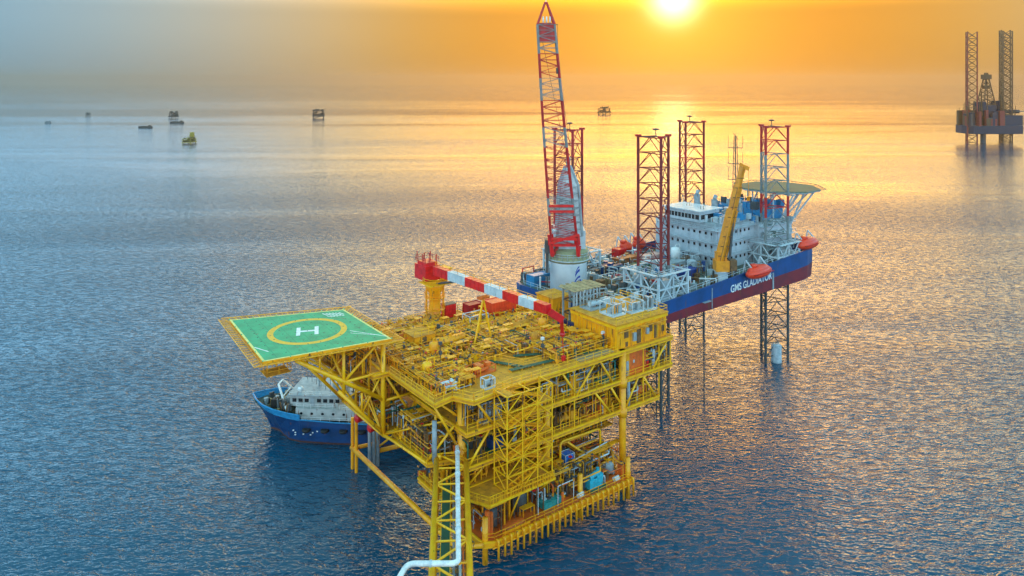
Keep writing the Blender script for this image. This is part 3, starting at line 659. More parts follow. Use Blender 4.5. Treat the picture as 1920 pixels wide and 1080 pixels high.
for q in ((3.9, 4.6, -.4, 0, .8, 2.2), (7.1, 7.7, -.45, 0, 1.4, 2.4)): MB().bb(*q).build('junction_box', GRY, mo)
MB().rail([(-.1, -.1, 4.3), (12.7, -.1, 4.3), (12.7, 11.7, 4.3)]).build('handrail', YEL2, mo)
m = MB(); m.bb(5.4, 6.8, -.9, -.1, 3.0, 3.1); m.bb(9.2, 10.6, -.7, -.1, 2.7, 2.8); m.build('canopy', OCH, mo)
# rack with tan roof and hanging grey pipes
rk = thing(PF, 'pipe_rack', (31.4, 14.0, T), 'tall grey steel rack with a tan planked top behind the yellow module building', 'rack')
m = MB()
for u in (0, 1.6, 3.2, 4.8, 6.4):
    for v in (0, 3): m.beam((u, v, 0), (u, v, 7.0), .3)
m.build('post', GRY, rk)
m = MB()
for z in (2.4, 4.8, 6.9):
    for v in (0, 3): m.beam((0, v, z), (6.4, v, z), .24)
    for u in (0, 3.2, 6.4): m.beam((u, 0, z), (u, 3, z), .2)
m.build('rail', BRN, rk)
m = MB()
for k in range(11): m.bb(-.6 + k * .72, .02 + k * .72, -.8 - (k % 3) * .2, 3.8 + (k % 2) * .4, 7.0 + (k % 2) * .06, 7.12 + (k % 2) * .06)
m.build('plank_top', TAN, rk)
m = MB()
for k in range(7): m.tube((.5 + k * .85, -.25, .4), (.5 + k * .85, -.25, 6.8), .14, 8)
m.build('vertical_pipe', LGRY, rk)
def strew(F, name, label, cat, p, parts, rz=0, group=None):
    """one thing from a table of parts: (part name, material, [('b', x0,x1,y0,y1,z0,z1) | ('t', a, b, r) | ('s', c, r, scale)])"""
    t = thing(F, name, p, label, cat, group, rz)
    for nm, mt, sh in parts:
        m = MB()
        for q in sh:
            if q[0] == 'b': m.bb(*q[1:7])
            elif q[0] == 't': m.tube(q[1], q[2], q[3], 14)
            elif q[0] == 's': m.sph(q[1], q[2], 14, 0, q[3])
            elif q[0] == 'r': m.rail(q[1], q[2], 1.5, .05)
            elif q[0] == 'p': m.path(q[1], q[2], 8)
            elif q[0] == 'f':
                x0, x1, y0, y1, z0, z1, w_ = q[1:]
                for a in (x0, x1):
                    for b in (y0, y1): m.beam((a, b, z0), (a, b, z1), w_)
                for z in (z0, z1):
                    m.beam((x0, y0, z), (x1, y0, z), w_); m.beam((x0, y1, z), (x1, y1, z), w_); m.beam((x0, y0, z), (x0, y1, z), w_); m.beam((x1, y0, z), (x1, y1, z), w_)
            elif q[0] == 'x': m.beam(q[1], q[2], q[3])
        m.build(nm, mt, t)
    return t
def container(F, p, L_, W_, H_, mt, label, rz=0, cat='container', name='container', group=None):
    t = thing(F, name, p, label, cat, group, rz); m = MB(); m.bb(.06, L_ - .06, .06, W_ - .06, .12, H_ - .08)
    n = int(L_ / .42)
    for i in range(n): x = .15 + (L_ - .3) * i / n; m.bb(x, x + .2, 0.0, W_, .2, H_ - .15)
    m.build('body', mt, t)
    m = MB()
    for a in (0, L_):
        for b in (0, W_): m.beam((a, b, 0), (a, b, H_), .16)
    for z in (.06, H_ - .06):
        for b in (0, W_): m.beam((0, b, z), (L_, b, z), .15)
        for a in (0, L_): m.beam((a, 0, z), (a, W_, z), .15)
    m.build('frame', mt, t)
    m = MB(); m.bb(L_, L_ + .05, .15, W_ / 2 - .03, .2, H_ - .2); m.bb(L_, L_ + .05, W_ / 2 + .03, W_ - .15, .2, H_ - .2); m.build('door', mt, t)
    m = MB()
    for f_ in (.3, .45, .55, .7): m.tube((L_ + .09, W_ * f_, .2), (L_ + .09, W_ * f_, H_ - .2), .03, 5)
    m.build('lock_rod', LGRY, t); return t
def vtank(F, p, r, h, mt, label, cat='tank', rz=0, name='vertical_tank'):
    t = thing(F, name, p, label, cat, None, rz)
    MB().lathe((0, 0, 0), [(r * .8, .4), (r, .5), (r, h - r * .5), (r * .8, h - r * .15), (r * .3, h), (.01, h)], 18).build('shell', mt, t, True)
    m = MB()
    for a in range(4): c = (r * .85 * math.cos(a * 1.57 + .8), r * .85 * math.sin(a * 1.57 + .8)); m.beam((*c, 0), (*c, .8), .16)
    m.build('support_leg', BRN, t)
    m = MB(); m.path([(0, 0, h - .1), (0, 0, h + .5), (r + .5, 0, h + .5), (r + .5, 0, 0)], .09, 8); m.build('outlet_pipe', mt, t)
    return t
def htank(F, p, r, ln_, mt, label, cat='tank', rz=0, name='horizontal_tank'):
    t = thing(F, name, p, label, cat, None, rz); m = MB(); z = r + .5
    m.tube((0, 0, z), (ln_, 0, z), r, 18); m.sph((0, 0, z), r, 16, 0, (.5, 1, 1)); m.sph((ln_, 0, z), r, 16, 0, (.5, 1, 1)); m.build('shell', mt, t, True)
    m = MB()
    for x in (ln_ * .2, ln_ * .8): m.bb(x - .15, x + .15, -r * .8, r * .8, 0, z * .8)
    m.build('saddle', BRN, t)
    m = MB(); m.tube((ln_ * .5, 0, z + r * .9), (ln_ * .5, 0, z + r + .4), .25, 10); m.tube((ln_ * .25, 0, z + r * .9), (ln_ * .25, 0, z + r + .5), .1, 8); m.build('nozzle', mt, t); return t
def skid(F, p, lx, ly, h, mt, mt2, label, cat='equipment skid', rz=0, seed=0, name='pump_skid', group=None):
    r_ = random.Random(seed + 99); t = thing(F, name, p, label, cat, group, rz)
    m = MB(); m.bb(0, lx, 0, ly, 0, .25)
    for a in (.05, lx - .05):
        for b in (.05, ly - .05): m.beam((a, b, .2), (a, b, h), .12)
    for b in (.05, ly - .05): m.beam((.05, b, h), (lx - .05, b, h), .12)
    for a in (.05, lx - .05): m.beam((a, .05, h), (a, ly - .05, h), .12)
    m.build('skid_frame', mt, t)
    m = MB(); m.tube((lx * .15, ly * .45, .85), (lx * .6, ly * .45, .85), min(.5, ly * .28), 14); m.bb(lx * .66, lx * .92, ly * .2, ly * .75, .25, h * .75); m.build('machine', mt2, t)
    m = MB()
    for k in range(5):
        x = r_.uniform(.2, lx - .2); y = r_.uniform(.2, ly - .2); x2 = r_.uniform(.2, lx - .2); m.path([(x, y, .25), (x, y, h * r_.uniform(.5, .95)), (x2, y, h * .8), (x2, y, .25)], .07, 6)
    m.build('hose', r_.choice((GRY, BRN, YEL)), t); return t
def cabinet(F, p, d, mt, label, rz=0, cat='cabinet', name='control_cabinet', group=None):
    t = thing(F, name, p, label, cat, group, rz); MB().bb(0, d[0], 0, d[1], .1, d[2]).build('housing', mt, t)
    m = MB(); k = max(1, round(d[0] / .8))
    for i in range(k): m.bb(d[0] * i / k + .06, d[0] * (i + 1) / k - .06, -.04, 0, .25, d[2] - .12)
    m.build('door', mt, t); m = MB(); m.bb(-.05, d[0] + .05, -.08, d[1] + .05, d[2], d[2] + .08); m.bb(0.05, d[0] - .05, .05, d[1] - .05, 0, .1); m.build('cover', DGRY, t); return t
# things on the top deck
for i, (u, v, lx, ly, h) in enumerate(((2.2, 3, 3.2, 3.4, 2.2), (6.2, 2.2, 3.0, 3.2, 2.0), (9.8, 1.8, 2.4, 3.4, 2.6))):
    skid(PF, (30 + u, 1.6 + v, T + 4.3), lx, ly, h, LGRY, GRY, ('grey air cooler on the module building roof, nearest the tan rack', 'grey air cooler in the middle of the module building roof', 'taller grey air cooler on the outer end of the module building roof')[i], 'air cooler', seed=i, name='air_cooler')
skid(PF, (31.5, 9.5, T + 4.3), 6, 3, 1.8, GRY, LGRY, 'long grey pipe skid at the back of the module building roof', 'equipment skid', seed=5)
container(PF, (21.8, 26.6, T), 5.6, 3.0, 3.3, RORG, 'bright red container under the striped boom at the rear of the top deck')
container(PF, (19.6, 31.2, T), 3.2, 2.2, 2.2, DRED, 'dark red box just left of the bright red container')
cabinet(PF, (15.2, 32.8, T), (2.4, 1.6, 2.6), RED, 'small red cabinet beside the foot of the yellow pedestal crane')
strew(PF, 'material_basket', 'orange open basket of fittings near the front of the top deck', 'basket', (4.2, 6.2, T), [('basket_frame', ORG, [('f', 0, 4.2, 0, 2.4, .1, 1.1, .12), ('b', 0, 4.2, 0, 2.4, .1, .2)]), ('fitting', ORG, [('t', (.6, .6, .5), (3.4, .9, .6), .25), ('t', (.5, 1.5, .6), (3.7, 1.8, .6), .3), ('b', 1.2, 2.2, .5, 1.9, .9, 1.4), ('b', 2.8, 3.6, .4, 1.2, .8, 1.5)])], .1)
strew(PF, 'yellow_beam', 'bright yellow spreader beam lying beside the orange basket', 'beam', (3.0, 4.6, T), [('bar', YEL2, [('x', (0, 0, .9), (.4, 5.2, .9), .5), ('x', (0, .2, 0), (0, .2, .9), .25), ('x', (.4, 5, 0), (.4, 5, .9), .25)])])
strew(PF, 'winch', 'pale grey winch drum at the left front corner of the top deck', 'winch', (-2.2, 5.0, T), [('drum', LGRY, [('t', (0, 0, .8), (1.6, 0, .8), .65)]), ('winch_frame', WHT, [('b', -.3, 0, -.8, .8, 0, 1.3), ('b', 1.6, 1.9, -.8, .8, 0, 1.3)])])
skid(PF, (3.0, 1.6, T), 1.8, 1.4, 1.5, LGRY, GRY, 'small blue-grey machine at the front edge of the top deck', 'equipment skid', seed=11)
for u, v, lb in ((29.2, 14.6, 'dark blue locker left of the foot of the grey rack'), (29.7, 12.3, 'dark blue locker against the left wall of the module building')):
    cabinet(PF, (u, v, T), (1.1, 1.5, 1.8), mat('navy_locker', (.02, .04, .16), .5), lb, cat='locker', name='locker')
strew(PF, 'tank_enclosure', 'plain yellow box enclosure behind the end of the striped boom', 'enclosure', (32.2, 21.0, T), [('wall', YEL, [('b', 0, 4.4, 0, 5, 0, 3.6)]), ('roof', OCH, [('b', -.2, 4.6, -.2, 5.2, 3.6, 3.8)]), ('handrail', YEL2, [('r', [(-.1, -.1, 3.8), (4.5, -.1, 3.8)], 1)])])
for i, (u0, v0, u1, v1, lb) in enumerate(((-3.4, 14, -2.2, 6.0, 'dark green walkway strip along the left side of the top deck'), (8.5, 12, 12.5, 5.0, 'dark green walkway strip across the middle of the top deck'), (10, 5.0, 27, 3.2, 'dark green walkway strip parallel to the front rail'), (14, 9.5, 24, 4.8, 'thin green walkway strip slanting over the pipes'))):
    a = Vector((u0, v0, T)); b = Vector((u1, v1, T)); d = b - a; o = thing(PF, 'walkway_strip', (u0, v0, T), lb, 'walkway', None, math.atan2(d.y, d.x))
    m = MB(); m.bb(0, d.length, -.4, .4, .25, .33); m.build('grating', DGRN, o)
    m = MB()
    for k in range(int(d.length / 2) + 1): m.bb(k * 2, k * 2 + .12, -.38, .38, 0, .25)
    m.build('support', YEL, o)
    MB().rail([(0, .4, .33), (d.length, .4, .33)], 1.0, 2, .035).build('handrail', YEL, o)
for k, (u, v, h, lb) in enumerate(((17.6, 6.2, 3.4, 'dark lamp post with a white head beside the front walkway strip'), (1.8, 12.5, 4.2, 'brown vent post at the left of the top deck'), (29.2, 4.0, 2.6, 'short lamp post near the module building corner'))):
    strew(PF, 'lamp_post', lb, 'lamp post', (u, v, T), [('pole', BRN, [('t', (0, 0, 0), (0, 0, h), .09)]), ('lamp_head', WHT if k != 1 else DGRY, [('b', -.25, .25, -.2, .2, h - .3, h + .15)]), ('junction_box', DGRY, [('b', -.2, .2, -.2, .2, h * .55, h * .55 + .6)])])
for k, (u, v, r, h, mt, lb) in enumerate(((-1.5, 11, .8, 2.4, YEL2, 'bright yellow vertical vessel at the left of the top deck'), (-2.5, 14.5, .6, 1.8, OCH, 'small ochre vessel nearer the helideck'), (2.6, 16, .7, 3.2, YEL, 'yellow vertical vessel in the left half of the top deck'),
    (20.5, 12, .7, 2.2, OCH, 'ochre vertical vessel in the middle of the pipework'), (25.5, 16, .8, 2.6, YEL, 'yellow vertical vessel near the grey rack'))): vtank(PF, (u, v, T), r, h, mt, lb)
htank(PF, (5.5, 19.5, T), .8, 5, YEL, 'yellow horizontal vessel on saddles left of the boom rest'); htank(PF, (19, 19, T), .7, 5.5, OCH, 'ochre horizontal vessel right of the boom rest')
strew(PF, 'shelter_block', 'plain yellow shelter with a brown door slot at the left rear of the top deck', 'shelter', (2.2, 21.5, T), [('wall', YEL, [('b', 0, 4.0, 0, 4, 0, 2.3)]), ('door', BRN, [('b', 1.5, 2.3, -.08, 0, 0.1, 2.1)]), ('roof', OCH, [('b', -.15, 4.15, -.15, 4.15, 2.3, 2.42)]), ('handrail', YEL2, [('r', [(0, 0, 2.42), (4.0, 0, 2.42), (4, 4, 2.42)], 1)])])
strew(PF, 'work_table', 'grey bench between two dark posts at the rear of the top deck', 'bench', (9.8, 26.0, T), [('top', GRY, [('b', 0, 2.6, 0, 1.3, 1.0, 1.15)]), ('leg', DGRY, [('b', -.3, .1, 0, .5, 0, 1.9), ('b', 2.5, 2.9, 0, .5, 0, 1.9)])])
skid(PF, (15.8, 25.2, T), 4.2, 2.6, 2.2, LGRY, DGRY, 'grey generator skid in front of the dark red box', 'generator', seed=21, name='generator_skid')
strew(PF, 'flat_deck_plate', 'wide bare brown plate area at the right front of the top deck', 'plate', (21.5, 1.4, T), [('plate', mat('bare_plate', (.40, .26, .15), .7, (.30, .2, .1)), [('b', 0, 7.8, 0, 6.2, .01, .12)])])
# things on the lower decks
skid(PF, (2.5, 1.8, L2), 3.6, 2.6, 3, GRY, LGRY, 'grey pump skid on the second deck left of the stair tower', seed=31)
skid(PF, (19.2, 1.8, L2), 4.4, 2.8, 3, LGRY, GRY, 'pale grey pump skid on the second deck right of the stair tower', seed=32)
skid(PF, (26.8, 1.8, L2), 3.2, 2.6, 3.2, TEAL, LGRY, 'teal valve skid on the second deck left of the right column', seed=33, name='valve_skid')
vtank(PF, (24.5, 3.2, L2), .9, 3.2, GRY, 'grey vertical vessel on the second deck left of the teal valve skid')
vtank(PF, (35.6, 3.0, L3), .9, 3.2, BRN, 'brown vertical vessel on the third deck right of the right column')
strew(PF, 'open_bin', 'blue open bin on the third deck behind the bridge end', 'bin', (5.0, 2.6, L3), [('bin_body', BLU, [('b', 0, 2, 0, 1.6, .1, 1.4)]), ('rim', BLU, [('b', -.08, 2.08, -.08, 1.68, 1.4, 1.5)]), ('pallet', DGRN, [('b', -.9, 2.4, -.3, 1.8, 0, .1)])])
skid(PF, (17.5, 1.8, L3), 4.5, 2.8, 2.6, BRN, OCH, 'brown pump skid on the third deck right of the stair tower', seed=34)
skid(PF, (23.5, 2, L3), 4.5, 2.8, 2.4, ORG, BRN, 'orange compressor skid on the third deck near the right column', seed=35)
htank(PF, (33.5, 2.8, L3), .7, 4.5, ORG, 'orange horizontal vessel on the third deck at the far right')
strew(PF, 'chemical_tote', 'blue tote tank high on the lowest deck between the yellow riser pipes', 'tote tank', (19.0, 2.0, LF + 3.6), [('tank', mat('tote_blue', (.02, .18, .62), .4), [('b', .1, 1.8, .1, 1.4, .2, 1.5)]), ('cage', LGRY, [('f', 0, 1.9, 0, 1.5, .05, 1.6, .07)])])
strew(PF, 'equipment_stand', 'brown stand with a blue tote tank on it', 'stand', (18.0, 1.2, LF), [('frame', BRN, [('f', 0, 9.5, 0, 3.4, 0, 3.4, .2)]), ('floor', OCH, [('b', 0, 9.5, 0, 3.4, 3.4, 3.58)]), ('handrail', YEL, [('r', [(0, 0, 3.6), (9.5, 0, 3.6)], 1)])])
strew(PF, 'compressor', 'turquoise compressor at the front edge of the lowest deck', 'compressor', (21.4, -1.2, LF), [('base', DGRN, [('b', -.2, 3.4, -.5, 1.6, 0, .3)]), ('casing', CYAN, [('b', 0, 1.6, 0, 1.3, .3, 1.7), ('b', 1.7, 3, .1, 1.2, .3, 2.1)]), ('cylinder', CYAN, [('t', (.4, .6, 1.9), (2.6, .6, 2.4), .42), ('t', (2.2, .6, 2.2), (2.2, .6, 3.0), .3)]), ('hose', LGRY, [('p', [(3.1, .6, 1.2), (3.8, .6, 1.2), (3.8, .6, 0)], .1)])])
strew(PF, 'green_skip', 'dark teal flat skip on the lowest deck left of the turquoise compressor', 'skip', (12.2, -.9, LF), [('skip_body', TEAL, [('b', 0, 3.6, 0, 1.8, .15, 1.0)]), ('lid', TEAL, [('b', -.05, 3.65, -.05, 1.85, 1.0, 1.08)]), ('skid_rail', DGRY, [('b', .2, .4, 0, 1.8, 0, .15), ('b', 3.2, 3.4, 0, 1.8, 0, .15)])], .05)
strew(PF, 'pipe_bundle', 'bundle of pale yellow pipes stacked behind the teal skip', 'pipes', (14.2, 1.4, LF), [('pipe', YEL2, [('t', (0, k * .4, .35 + (k % 2) * .3), (4.2, k * .4, .35 + (k % 2) * .3), .18) for k in range(5)]), ('cradle', BRN, [('b', .6, .8, -.3, 2, 0, .2), ('b', 3.2, 3.4, -.3, 2, 0, .2)])])
for k, (u, v, r, h, mt, lb) in enumerate(((9.2, 1.6, 1.2, 3.4, DGRY, 'dark round vessel on the lowest deck under the landing'), (3.4, .8, 1.0, 3.2, DGRY, 'dark vessel on the lowest deck at the left front corner'), (27.6, 1.0, .9, 2.2, GRY, 'grey vessel on the lowest deck at the right end'))): vtank(PF, (u, v, LF), r, h, mt, lb)
strew(PF, 'orange_hatch', 'domed orange hatch cover on the left front of the lowest deck', 'hatch cover', (6.2, -.6, LF), [('cover', ORG, [('s', (0, 0, .1), 2.0, (1.2, .6, .25))]), ('rim', YEL, [('b', -2.5, 2.5, -1.3, -1.15, 0, .4)])])
cabinet(PF, (28.6, -1.0, LF), (.9, .9, 2.0), ORG, 'orange cabinet at the right end of the lowest deck')
strew(PF, 'white_drum', 'white drum lying at the right end of the lowest deck', 'drum', (26.6, -1.3, LF), [('barrel', WHT, [('t', (0, 0, .4), (1.1, 0, .4), .38)]), ('cap', LGRY, [('t', (1.1, 0, .4), (1.16, 0, .4), .3)])])
strew(PF, 'white_drum', 'white drum lying left of the turquoise compressor', 'drum', (18.6, -1.5, LF), [('barrel', WHT, [('t', (0, 0, .4), (1.2, 0.2, .4), .38)]), ('cap', LGRY, [('t', (1.2, .2, .4), (1.26, .21, .4), .3)])])
strew(PF, 'life_raft_canister', 'upper red life raft canister hung below the helideck frame', 'life raft', (-4.6, 29.6, 11.6), [('canister', RED, [('t', (0, 0, 0), (1.6, .4, 0), .75), ('s', (0, 0, 0), .75, (.6, 1, 1)), ('s', (1.6, .4, 0), .75, (.6, 1, 1))]), ('strap', DRED, [('t', (.7, .17, 0), (.85, .21, 0), .79)]), ('hanger', YEL, [('x', (.8, .2, .6), (.8, .2, 5.0), .1)])])
strew(PF, 'life_raft_canister', 'lower red life raft canister nearer the corner of the helideck frame', 'life raft', (-3.2, 27.4, 10.4), [('canister', RED, [('t', (0, 0, 0), (1.6, .4, 0), .8), ('s', (0, 0, 0), .8, (.6, 1, 1)), ('s', (1.6, .4, 0), .8, (.6, 1, 1))]), ('strap', DRED, [('t', (.7, .17, 0), (.85, .21, 0), .84)]), ('hanger', YEL, [('x', (.8, .2, .6), (.8, .2, 4.0), .1)])])
strew(PF, 'blue_basket', 'blue personnel basket hung low beside the bridge end', 'basket', (-1.4, 10.2, 8.0), [('basket', SBLU, [('b', 0, 1.6, 0, 1.4, 0, 1.7)]), ('hanger', YEL, [('x', (.8, .7, 1.6), (.8, .7, 6), .1)]), ('bumper', ORG, [('t', (-1.4, 1.2, 1.4), (-.2, .8, 1.2), .4)])])

# ================================================================== jack-up vessel
DZ = 24.1
jv = thing(JF, 'jackup_vessel', (0, 0, 0), 'blue and maroon jack-up vessel raised on four lattice legs behind the yellow platform', 'jack-up vessel')
outl = [(0, 2), (1.5, 0)] + [(k, 0) for k in range(6, 67, 6)] + [(70, .2), (74, 1.2), (77, 3.4), (78.6, 7), (79, 12), (79, 22), (78, 28), (75, 32), (70, 34)] + [(k, 34.5) for k in range(64, 5, -6)] + [(4.5, 34), (1, 31.5), (0, 29)]
def zt(u): return 24.25 + max(0, u - 12) / 62 * 3.2
def zb(u): return 21.7 + max(0, u - 12) / 62 * 1.7
n = len(outl); cx_, cy_ = 39.5, 17.2
m = MB()
ins = [(cx_ + (u - cx_) * .988, cy_ + (v - cy_) * .975) for u, v in outl]
rings = [[(cx_ + (u - cx_) * (.985 if u > 66 else 1), v, 20.0) for u, v in outl], [(u, v, zb(u)) for u, v in outl], [(u, v, zt(u)) for u, v in outl], [(u, v, zt(u)) for u, v in ins], [(u, v, DZ) for u, v in ins]]
vs = [p for r_ in rings for p in r_]; fs = []; ms = []
for i in range(4):
    for j in range(n): fs.append((i * n + j, i * n + (j + 1) % n, (i + 1) * n + (j + 1) % n, (i + 1) * n + j)); ms.append(0 if i == 0 else 1)
fs.append(tuple(range(n - 1, -1, -1))); ms.append(0)
m.v = vs; m.f = fs; m.m = ms; m.build('hull', [MAR, BLU], jv)
m = MB(); m.add([(u, v, DZ) for u, v in ins], [tuple(range(n))]); m.build('main_deck', mat('vessel_deck', (.10, .16, .12), .8, (.14, .12, .10), .25, rust=.5), jv)
for q in ((30.2, 30.4, -.12, 0, 20.2, 24.6), (27, 29.4, -.6, 0, 22.0, 22.15), (53.8, 54.3, -.15, 0, 20.1, 24.0)): MB().bb(*q).build('hull_fender', GRY, jv)
m = MB()
for k in range(9): m.tube((8 + k * 7, -.02, zt(8 + k * 7)), (15 + k * 7, -.02, zt(15 + k * 7)), .12, 6)
m.build('rubbing_strake', BLU, jv)
MB().rail([(1.5, .4, 24.3), (12, .4, 24.3), (30, .4, 25.2), (50, .4, 26.2), (66, .4, 27.0)], 1.1, 2.2, .045).build('handrail', LGRY, jv)
MB().rail([(.3, 3, 24.3), (.3, 28, 24.3), (4, 33, 24.3), (30, 33.8, 25.2), (60, 33.8, 26.7)], 1.1, 2.2, .045).build('handrail', LGRY, jv)
def text_mesh(s, width, height, name, mt, parent, loc, rot, depth=.03):
    cu = bpy.data.curves.new(name, 'FONT'); cu.body = s; cu.size = 1; cu.extrude = 0; cu.offset = .018
    to = bpy.data.objects.new(name + '_tmp', cu); col.objects.link(to); bpy.context.view_layer.update()
    me = bpy.data.meshes.new_from_object(to.evaluated_get(bpy.context.evaluated_depsgraph_get())); bpy.data.objects.remove(to)
    xs = [v.co.x for v in me.vertices]; ys = [v.co.y for v in me.vertices]
    for v in me.vertices: v.co.x = (v.co.x - min(xs)) * width / (max(xs) - min(xs)); v.co.y = (v.co.y - min(ys)) * height / (max(ys) - min(ys))
    me.materials.clear(); me.materials.append(mt)
    o = bpy.data.objects.new(name, me); col.objects.link(o); o.parent = parent; o.location = loc; o.rotation_euler = rot; return o
text_mesh("GMS GLADIATOR", 16.4, 1.7, 'hull_lettering', WM, jv, (37.2, -.03, 22.25), (R(90), R(-1.5), 0))
def lattice_leg(c, thd, z0, z1, R_, ztop_bands, az, lower=DGRY):
    """three-chord leg; braces are the part, its chords and top light sub-parts"""
    angs = [R(thd + 120 * k - az - 38.5) for k in range(3)]
    P = [(c[0] + R_ * math.cos(a), c[1] + R_ * math.sin(a)) for a in angs]
    mats = [lower, mat('leg_red', (.50, .015, .02), .5), mat('leg_grey', (.20, .24, .24), .55), mat('leg_oxide', (.24, .02, .02), .6)]
    def mi(z): 
        if z < DZ: return 0
        for zz, k in ztop_bands:
            if z >= zz: return k
        return 0
    m = MB(); bay = 3.3; nb = int(round((z1 - z0) / bay)); bay = (z1 - z0) / nb
    for i in range(nb + 1):
        z = z0 + i * bay
        for k in range(3):
            a, b = P[k], P[(k + 1) % 3]; m.tube((*a, z), (*b, z), .12, 5, mi=mi(z - .1))
            if i < nb:
                md = ((a[0] + b[0]) / 2, (a[1] + b[1]) / 2)
                m.tube((*a, z), (*md, z + bay), .10, 5, mi=mi(z + .1)); m.tube((*b, z), (*md, z + bay), .10, 5, mi=mi(z + .1))
    leg = m.build('leg', mats, jv)
    cuts = sorted([z0, z1, DZ] + [zz for zz, _ in ztop_bands if z0 < zz < z1])
    for p in P:
        m = MB()
        for a, b in zip(cuts[:-1], cuts[1:]):
            m.tube((*p, a), (*p, b), .32, 10, mi=mi(a + .01))
        m.bb(p[0] - .5, p[0] + .5, p[1] - .5, p[1] + .5, z1, z1 + .5, 1)
        m.build('chord', mats, leg)
    m = MB(); m.tube((c[0], c[1], z1), (c[0], c[1], z1 + 1.6), .1, 6); m.sph((c[0], c[1], z1 + 1.7), .5, 8, 0, (1.6, 1.6, .5)); m.beam((P[0][0], P[0][1], z1), (c[0], c[1], z1 + .3), .2); m.beam((P[1][0], P[1][1], z1), (c[0], c[1], z1 + .3), .2); m.build('top_light', DGRY, leg)
lattice_leg((62, 5.3), 10, -5, 58.2, 3.9, [(51.5, 1), (41, 2), (36, 1), (0, 2)], 19.9)
lattice_leg((18, 5.3), 166, -5, 57.8, 3.85, [(54, 3), (48, 3), (30, 3), (0, 2)], 11.1)
lattice_leg((61, 29.8), 14, -5, 58.3, 3.9, [(51, 3), (47, 1), (36, 3), (0, 2)], 13.6)
lattice_leg((16.3, 30.3), 160, -5, 58.0, 3.85, [(52, 1), (42, 3), (30, 1), (0, 2)], 4.6)
# jack houses: white X-braced frames round each leg
for c in ((62, 5.3), (18, 5.3), (61, 29), (16.3, 29.6)):
    m = MB(); h = 4.7; z0, z1 = DZ, DZ + 5.6
    cs = [(c[0] + a * h, c[1] + b * h) for a, b in ((-1, -1), (1, -1), (1, 1), (-1, 1))]
    for i in range(4):
        a, b = cs[i], cs[(i + 1) % 4]; md = lerp2(a, b, .5)
        m.beam((*a, z0), (*a, z1), .42); m.beam((*md, z0), (*md, z1), .3)
        for z in (z0 + .2, (z0 + z1) / 2, z1): m.beam((*a, z), (*b, z), .3)
        m.beam((*a, z0), (*md, z1), .24); m.beam((*md, z0), (*a, z1), .24) if i in (0, 3) else None
        m.beam((*md, z0), (*b, z1), .2); m.beam((*b, z0), (*md, z1), .2)
    jh = m.build('jack_house', LGRY, jv)
    for i in range(3):
        a = R(120 * i + 10); MB().box((c[0] + 3.6 * math.cos(a), c[1] + 3.6 * math.sin(a), z0 + 2.2), (2.0, 2.0, 4.2), a).build('jacking_unit', GRY, jh)
    m = MB(); m.rail([(*cs[3], z1), (*cs[0], z1), (*cs[1], z1)], 1, 2, .045)
    for a, b in ((cs[0], cs[1]), (cs[0], cs[3])): m.box(((a[0] + b[0]) / 2, (a[1] + b[1]) / 2, z1 + .05), (abs(b[0] - a[0]) + 1, abs(b[1] - a[1]) + 1, .1))
    m.build('gallery', LGRY, jh)
for u, v, zz in ((28.2, .5, 20), (15.5, 3, 20)): MB().tube((u, v, -3), (u, v, 20.2), .14, 8).build('caisson_pipe', DGRY, jv)
# accommodation
W2 = mat('vessel_white', (.50, .56, .60), .5, (.36, .42, .46), .35, rust=.2)
def windows(par, face, a0, a1, z, step, w_, h_, off):
    k = int((a1 - a0) / step)
    for i in range(k):
        c = a0 + (i + .5) * step
        if face == 'u': MB().bb(off - .05, off, c - w_ / 2, c + w_ / 2, z, z + h_).build('window', GLS, par)
        else: MB().bb(c - w_ / 2, c + w_ / 2, off - .05, off, z, z + h_).build('window', GLS, par)
ac = MB().bb(45, 60, 9, 28.2, DZ, 34.2).build('accommodation_block', W2, jv)
for r_ in range(3):
    windows(ac, 'u', 10, 26.6, DZ + 2.0 + r_ * 3.1, 1.7, .6, .65, 45); windows(ac, 'v', 46, 59, DZ + 2.0 + r_ * 3.1, 1.8, .6, .65, 9)
m = MB()
for r_ in range(1, 4):
    z = DZ + r_ * 3.1 + .3; m.bb(43.7, 45, 8.0, 27.3, z, z + .1); m.bb(45, 60, 7.9, 9, z, z + .1)
    m.rail([(43.8, 27.2, z), (43.8, 8, z), (60, 8, z)], 1, 1.8, .045)
m.build('gallery', W2, ac)
m = MB()
for i in range(16): m.bb(44.95, 45, 9.4 + i * 1.15, 9.55 + i * 1.15, DZ, 34.1)
for k in range(5): m.tube((44.6, 11 + k * 3.4, DZ), (44.6, 11 + k * 3.4, 33.5 - k * .8), .13, 6)
m.build('wall_pipe', LGRY, ac)
wh = MB().bb(44, 52, 13.5, 24.5, 35.1, 37.7).build('wheelhouse', W2, jv)
m = MB(); m.bb(43.93, 44, 13.8, 24.2, 35.8, 36.9); m.bb(44.4, 51.6, 13.43, 13.5, 35.8, 36.9); m.build('window_band', GLS, wh)
m = MB()
for i in range(9): m.bb(43.9, 43.93, 14.9 + i * 1.05, 15.02 + i * 1.05, 35.8, 36.9)
m.build('mullion', WHT, wh); MB().bb(43.4, 52.5, 13, 25, 37.7, 37.95).build('roof', LGRY, wh)
MB().bb(44.6, 60, 10, 27, 34.2, 35.1).build('upper_deck', GRY, jv)
fb = MB().bb(60, 75, 7.5, 27, DZ, 33.6).build('forward_block', W2, jv)
for r_ in range(3): windows(fb, 'v', 61, 74, DZ + 2.4 + r_ * 3, 1.9, .65, .65, 7.5)
MB().bb(64, 74, 9.5, 24, 33.6, 36.4).build('forward_house', SBLU, jv)
